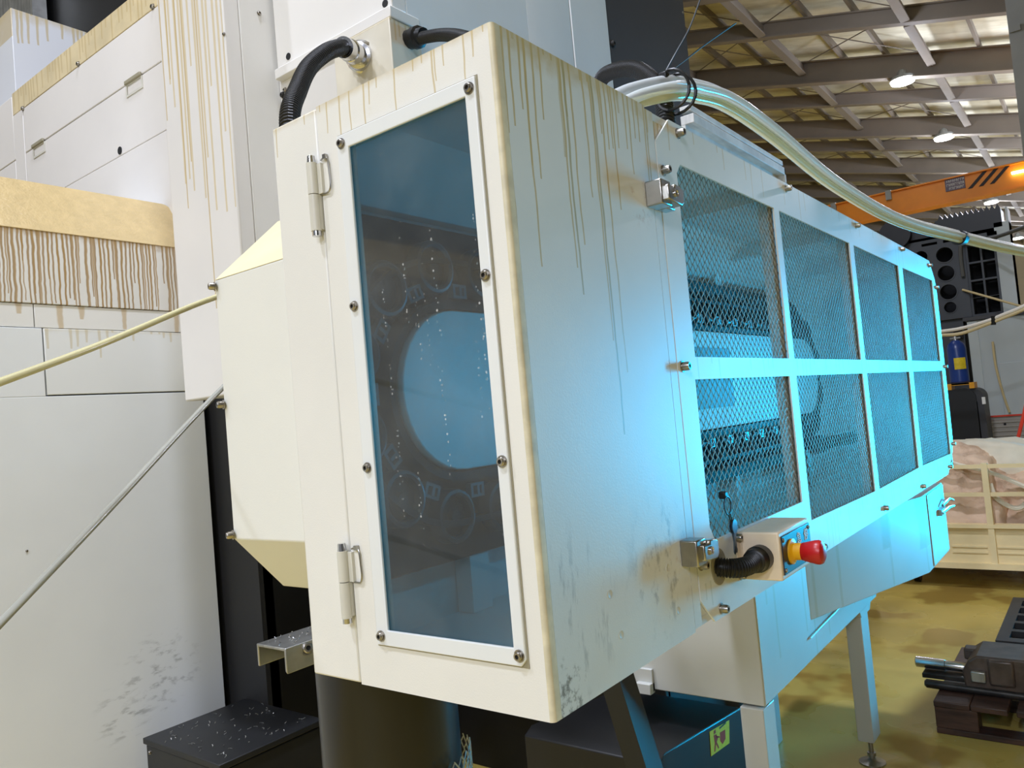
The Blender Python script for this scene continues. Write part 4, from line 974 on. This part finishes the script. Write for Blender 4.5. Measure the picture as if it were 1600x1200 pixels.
# ================================================================== E-STOP STATION, CONDUIT, KEYS
es = thing('emergency_stop_box', 'beige emergency stop box with a red mushroom button mounted low on the mesh side', 'emergency stop', (-.485, 1.34, 1.197))
obj('box', MB().box((-.5195, 1.26, 1.197), (-.4515, 1.418, 1.276)), M['estop_box'], es, bevel=.003)
fp = obj('face_plate', MB().box((-.4515, 1.268, 1.205), (-.4495, 1.414, 1.268)), M['estop_plate'], es, bevel=.002)
for (y, z) in ((1.275, 1.261), (1.275, 1.212), (1.407, 1.261), (1.407, 1.212)): screw(es, (-.4495, y, z), (1, 0, 0), .45, h=.005)
obj('collar', MB().tube_prof((-.4495, 1.31, 1.2365), Vector((1, 0, 0)), [(0, .021), (.003, .021), (.004, .0165), (.006, .014), (.018, .014)], 28), M['yellow'], es)
obj('mushroom_button', MB().tube_prof((-.4325, 1.31, 1.2365), Vector((1, 0, 0)), [(0, .0135), (.001, .0145), (.022, .0195), (.028, .0200), (.033, .018), (.036, .012), (.037, .004)], 32), M['red'], es)
# two printed characters (emergency stop)
for ch, y in (('\u6025', 1.342), ('\u505c', 1.380)):
    cu = bpy.data.curves.new('t', 'FONT'); cu.body = ch; cu.size = .021; cu.extrude = .0004
    to = bpy.data.objects.new('t', cu); COL.objects.link(to)
    bpy.context.view_layer.update()
    tm_ = bpy.data.meshes.new_from_object(to.evaluated_get(bpy.context.evaluated_depsgraph_get()))
    mb = MB(); mb.v = [(-.4490 + v.co.z, y + v.co.x, 1.244 + v.co.y) for v in tm_.vertices]; mb.f = [tuple(p.vertices) for p in tm_.polygons]
    bpy.data.objects.remove(to)
    if mb.f: obj('printed_character', mb, M['white_print'], fp)
for (y, z) in ((1.253, 1.268), (1.253, 1.205)): 
    screw(es, (-.5195, y, z), (1, 0, 0), .95, h=.01)
obj('mounting_tab', MB().box((-.5195, 1.246, 1.200), (-.5185, 1.27, 1.274)), M['estop_box'], es)
cd = thing('short_conduit', 'short black corrugated conduit running from a hole in the guard into the emergency stop box', 'conduit', (-.49, 1.21, 1.22))
obj('hose', corrugated([(-.545, 1.160, 1.238), (-.525, 1.166, 1.237), (-.500, 1.179, 1.233), (-.487, 1.205, 1.232), (-.484, 1.24, 1.235), (-.484, 1.262, 1.236)], .0155, .0044, .12, 18), M['rubber'], cd, ang=25)
obj('gland', MB().tube_prof((-.484, 1.226, 1.2345), Vector((0, 1, 0)), [(0, .016), (.002, .019), (.014, .020), (.016, .0215), (.036, .0215)], 24), M['rubber'], cd)
obj('grommet', MB().tube_prof((-.5198, 1.171, 1.2365), Vector((1, 0, 0)), [(0, .0285), (.0012, .0285), (.0015, .026), (.0008, .024)], 28), M['seam'], cd)
kr = thing('key_ring', 'ring of blue-grey keys tied to the wire mesh by a black tie', 'keys', (-.515, 1.215, 1.27))
obj('tie', MB().box((-.524, 1.206, 1.338), (-.512, 1.219, 1.350)), M['nylon'], kr, bevel=.002)
ringp = [(-.512, 1.2125 + .0135 * math.cos(a * PI / 12), 1.327 + .0145 * math.sin(a * PI / 12)) for a in range(25)]
obj('ring', MB().tube(ringp, .0013, 6), M['nylon'], kr)
for (dy_, rot, y0_) in ((0, .20, 1.221), (.004, -.20, 1.227)):
    def kp(a, b):
        c_, s_ = math.cos(rot), math.sin(rot); return (y0_ + a * c_ - b * s_, 1.300 + a * s_ + b * c_)
    head = [kp(.0105 * math.cos(a * PI / 8), -.009 + .0115 * math.sin(a * PI / 8)) for a in range(-3, 12)]
    blade = [kp(-.004, -.0195), kp(-.0038, -.050), kp(0, -.054), kp(.0035, -.050), kp(.0025, -.045), kp(.004, -.04), kp(.0025, -.034), kp(.0042, -.028), kp(.004, -.0195)]
    pz = head + blade
    obj('key', MB().prism(pz, 'x', -.5135 + dy_ * .8, -.5115 + dy_ * .8), M['key'], kr)
obj('key_link', MB().tube([(-.511, 1.2165, 1.313), (-.510, 1.223, 1.294)], .0012, 6).tube([(-.512, 1.212, 1.313), (-.511, 1.218, 1.294)], .0012, 6), M['nylon'], kr)

# ================================================================== HOSES ROUND THE ENCLOSURE TOP
P3_ = [(-.86, 1.52, 1.95), (-.855, 1.51, 2.08), (-.845, 1.495, 2.18), (-.81, 1.47, 2.213), (-.746, 1.42, 2.195), (-.678, 1.37, 2.158), (-.617, 1.31, 2.098), (-.577, 1.26, 2.035), (-.561, 1.23, 1.985), (-.557, 1.22, 1.948)]
h3 = thing('corrugated_hose', 'black corrugated hose looping over the enclosure top beside the clear tubes', 'hose', (-.7, 1.37, 1.95))
obj('hose', corrugated(P3_, .0165, .0066, .15, 14), M['rubber'], h3, ang=25)
T0 = [(-.66, .98, 1.90), (-.62, 1.05, 1.96), (-.597, 1.12, 1.995), (-.581, 1.16, 2.014), (-.547, 1.22, 2.032), (-.543, 1.31, 2.053), (-.539, 1.45, 2.071), (-.539, 1.7, 2.07), (-.531, 2.15, 2.038), (-.479, 2.65, 2.005), (-.373, 3.15, 1.992), (-.222, 3.65, 1.969), (-.052, 4.2, 1.965), (.2, 4.9, 2.0)]
tb_lab = ['clear plastic tube, uppermost of the tied bundle sweeping over the mesh guard', 'yellowed plastic tube, lowest of the tied bundle sweeping over the mesh guard', 'clear plastic tube, middle one at the back of the bundle over the mesh guard']
for k, (off, mt) in enumerate((((.0, .0, .0135), 'tube'), ((.004, -.002, -.0135), 'tube_y'), ((.018, .006, .000), 'tube'))):
    p = spline([tuple(Vector(q) + Vector(off)) for q in T0], 10)
    tag(obj('clear_tube', MB().tube(p, .0098, 14), M[mt], ang=80), tb_lab[k], 'tube', 'bundle of clear tubes over the guard')
ct_ = thing('cable_tie', 'long-tailed black cable tie holding the clear tubes to the corrugated hose', 'cable tie', (-.545, 1.22, 2.03))
lp = [(-.541 + .030 * math.cos(a), 1.222 + .012 * math.sin(a) * 0 + .004 * math.cos(2 * a), 2.028 + .034 * math.sin(a)) for a in [2 * PI * k / 20 for k in range(21)]]
obj('loop', MB().tube(lp, .0030, 6).tube([(q[0] + .004, q[1] + .016, q[2] - .004) for q in lp], .0030, 6), M['nylon'], ct_)
obj('head', MB().box((-.556, 1.205, 2.046), (-.541, 1.22, 2.058)), M['nylon'], ct_, bevel=.002)
obj('tail', MB().tube(spline([(-.549, 1.213, 2.055), (-.534, 1.24, 2.098), (-.512, 1.257, 2.14), (-.488, 1.272, 2.20)]), .0013, 4), M['nylon'], ct_)
obj('tail', MB().tube(spline([(-.547, 1.213, 2.055), (-.522, 1.235, 2.075), (-.489, 1.262, 2.103), (-.447, 1.30, 2.137)]), [.0014] * 24 + [.0006], 4), M['nylon'], ct_)
tag(obj('cable_tie', MB().tube([(-.378, 3.13, 1.99), (-.372, 3.16, 1.99)], .0265, 20), M['nylon']), 'small black cable tie round the clear tube bundle near the right edge', 'cable tie')
# thin tubes at the left
tag(obj('thin_tube', MB().tube(spline([(-1.45, 1.5, 1.86), (-1.42, 1.0, 1.82), (-1.411, .88, 1.793), (-1.287, .6, 1.679), (-1.145, .40, 1.606), (-1.083, .28, 1.563), (-1.0, .1, 1.50), (-1.0, -.5, 1.34), (-1.1, -1.6, 1.15), (-1.2, -2.8, 1.1)]), .0056, 10), M['tube_left'], ang=80), 'thin yellowish tube running from the hood across to the left edge, upper one', 'tube')
tag(obj('thin_tube', MB().tube(spline([(-1.62, 1.5, 1.80), (-1.56, 1.1, 1.70), (-1.522, .95, 1.615), (-1.303, .6, 1.411), (-1.135, .38, 1.30), (-1.072, .28, 1.246), (-1.0, .13, 1.17), (-1.0, -.5, .90), (-1.1, -1.6, .62), (-1.2, -2.8, .55)]), .0056, 10), M['tube_left2'], ang=80), 'thin pale grey tube dropping from the hood to the left edge, lower one', 'tube')

# ================================================================== CHIP CONVEYOR
cv = thing('chip_conveyor', 'chip conveyor trough on square legs under the mesh guard, bathed in cyan light', 'chip conveyor', (-1.1, 2.8, 0))
obj('trough', MB().prism([(2.13, .636), (3.43, .636), (3.46, .70), (3.46, 1.10), (2.13, 1.10)], 'x', -1.36, -.85), M['conv'], cv, bevel=.003)
obj('side_plate', MB().box((-.8495, 2.134, .64), (-.8475, 2.50, 1.10)), M['conv'], cv)
obj('support_bracket', MB().box((-1.32, 2.118, .632), (-1.19, 2.13, .70)).box((-1.24, 2.10, .628), (-1.19, 2.13, .66)), M['conv'], cv, bevel=.002)
obj('flared_chute', MB().prism([(-.86, 2.60), (-.8495, 2.59), (-.631, 3.37), (-.631, 3.83), (-.86, 3.83)], 'z', .757, 1.052), M['conv'], cv, bevel=.002)
obj('end_door', MB().box((-.630, 3.46, .765), (-.627, 3.825, 1.045)), M['conv'], cv, bevel=.001)
tg = obj('toggle_clamp', MB().box((-.627, 3.64, .935), (-.610, 3.69, .96)).tube([(-.612, 3.65, .945), (-.60, 3.75, .955), (-.60, 3.86, .945)], .007, 8), M['nickel'], cv)
obj('clamp_hook', MB().tube([(-.615, 3.70, .97), (-.605, 3.80, .985), (-.605, 3.90, .965)], .006, 8), M['nickel'], tg)
obj('clip_rail', MB().tube([(-.846, 2.55, .71), (-.846, 2.95, .725)], .004, 6).box((-.85, 3.02, .715), (-.846, 3.10, .75)), M['conv'], cv)
lg = obj('leg', MB().box((-.920, 2.12, .0), (-.853, 2.21, .630)), M['conv'], cv, bevel=.003)
obj('foot_plate', MB().box((-.935, 2.10, .0), (-.84, 2.22, .008)), M['conv'], lg)
lg = obj('leg', MB().box((-.935, 3.26, .10), (-.875, 3.37, .60)), M['conv'], cv, bevel=.003)
obj('leg_cap', MB().prism([(3.22, .636), (3.42, .636), (3.38, .595), (3.25, .595)], 'x', -.945, -.868), M['conv'], lg)
obj('levelling_foot', MB().tube_prof((-.903, 3.315, 0), Vector((0, 0, 1)), [(0, .05), (.006, .05), (.014, .02), (.02, .012), (.03, .012), (.03, .016), (.042, .016), (.042, .009), (.11, .009)], 20), M['galv'], lg)
lg = obj('leg', MB().box((-1.34, 3.26, .0), (-1.28, 3.37, .636)), M['conv'], cv, bevel=.003)
tk = thing('coolant_tank', 'black coolant tank with a yellow warning sticker behind the near conveyor leg', 'tank', (-1.2, 2.2, 0))
obj('body', MB().prism([(1.86, 0), (1.86, .545), (1.90, .562), (2.43, .50), (2.43, 0)], 'x', -1.5, -1.05), M['black'], tk, bevel=.004)
st = obj('warning_sticker', MB().prism([(2.182, .515), (2.327, .497), (2.312, .432), (2.176, .445)], 'x', -1.0495, -1.0485), M['yellow_label'], tk)
obj('figure_print', MB().box((-1.0484, 2.208, .497), (-1.0481, 2.222, .507)).prism([(2.205, .495), (2.225, .492), (2.232, .476), (2.222, .47), (2.235, .448), (2.228, .447), (2.216, .466), (2.206, .448), (2.198, .449), (2.208, .472)], 'x', -1.0484, -1.0481).prism([(2.222, .488), (2.246, .478), (2.245, .474), (2.222, .482)], 'x', -1.0484, -1.0481), M['red_print'], st)
obj('hazard_print', MB().prism([(2.250, .487), (2.290, .482), (2.286, .455), (2.262, .448), (2.248, .462)], 'x', -1.0484, -1.0481), M['red_print'], st)
obj('caption_print', MB().box((-1.0484, 2.25, .497), (-1.0481, 2.30, .502)), M['bolt_dark'], st)
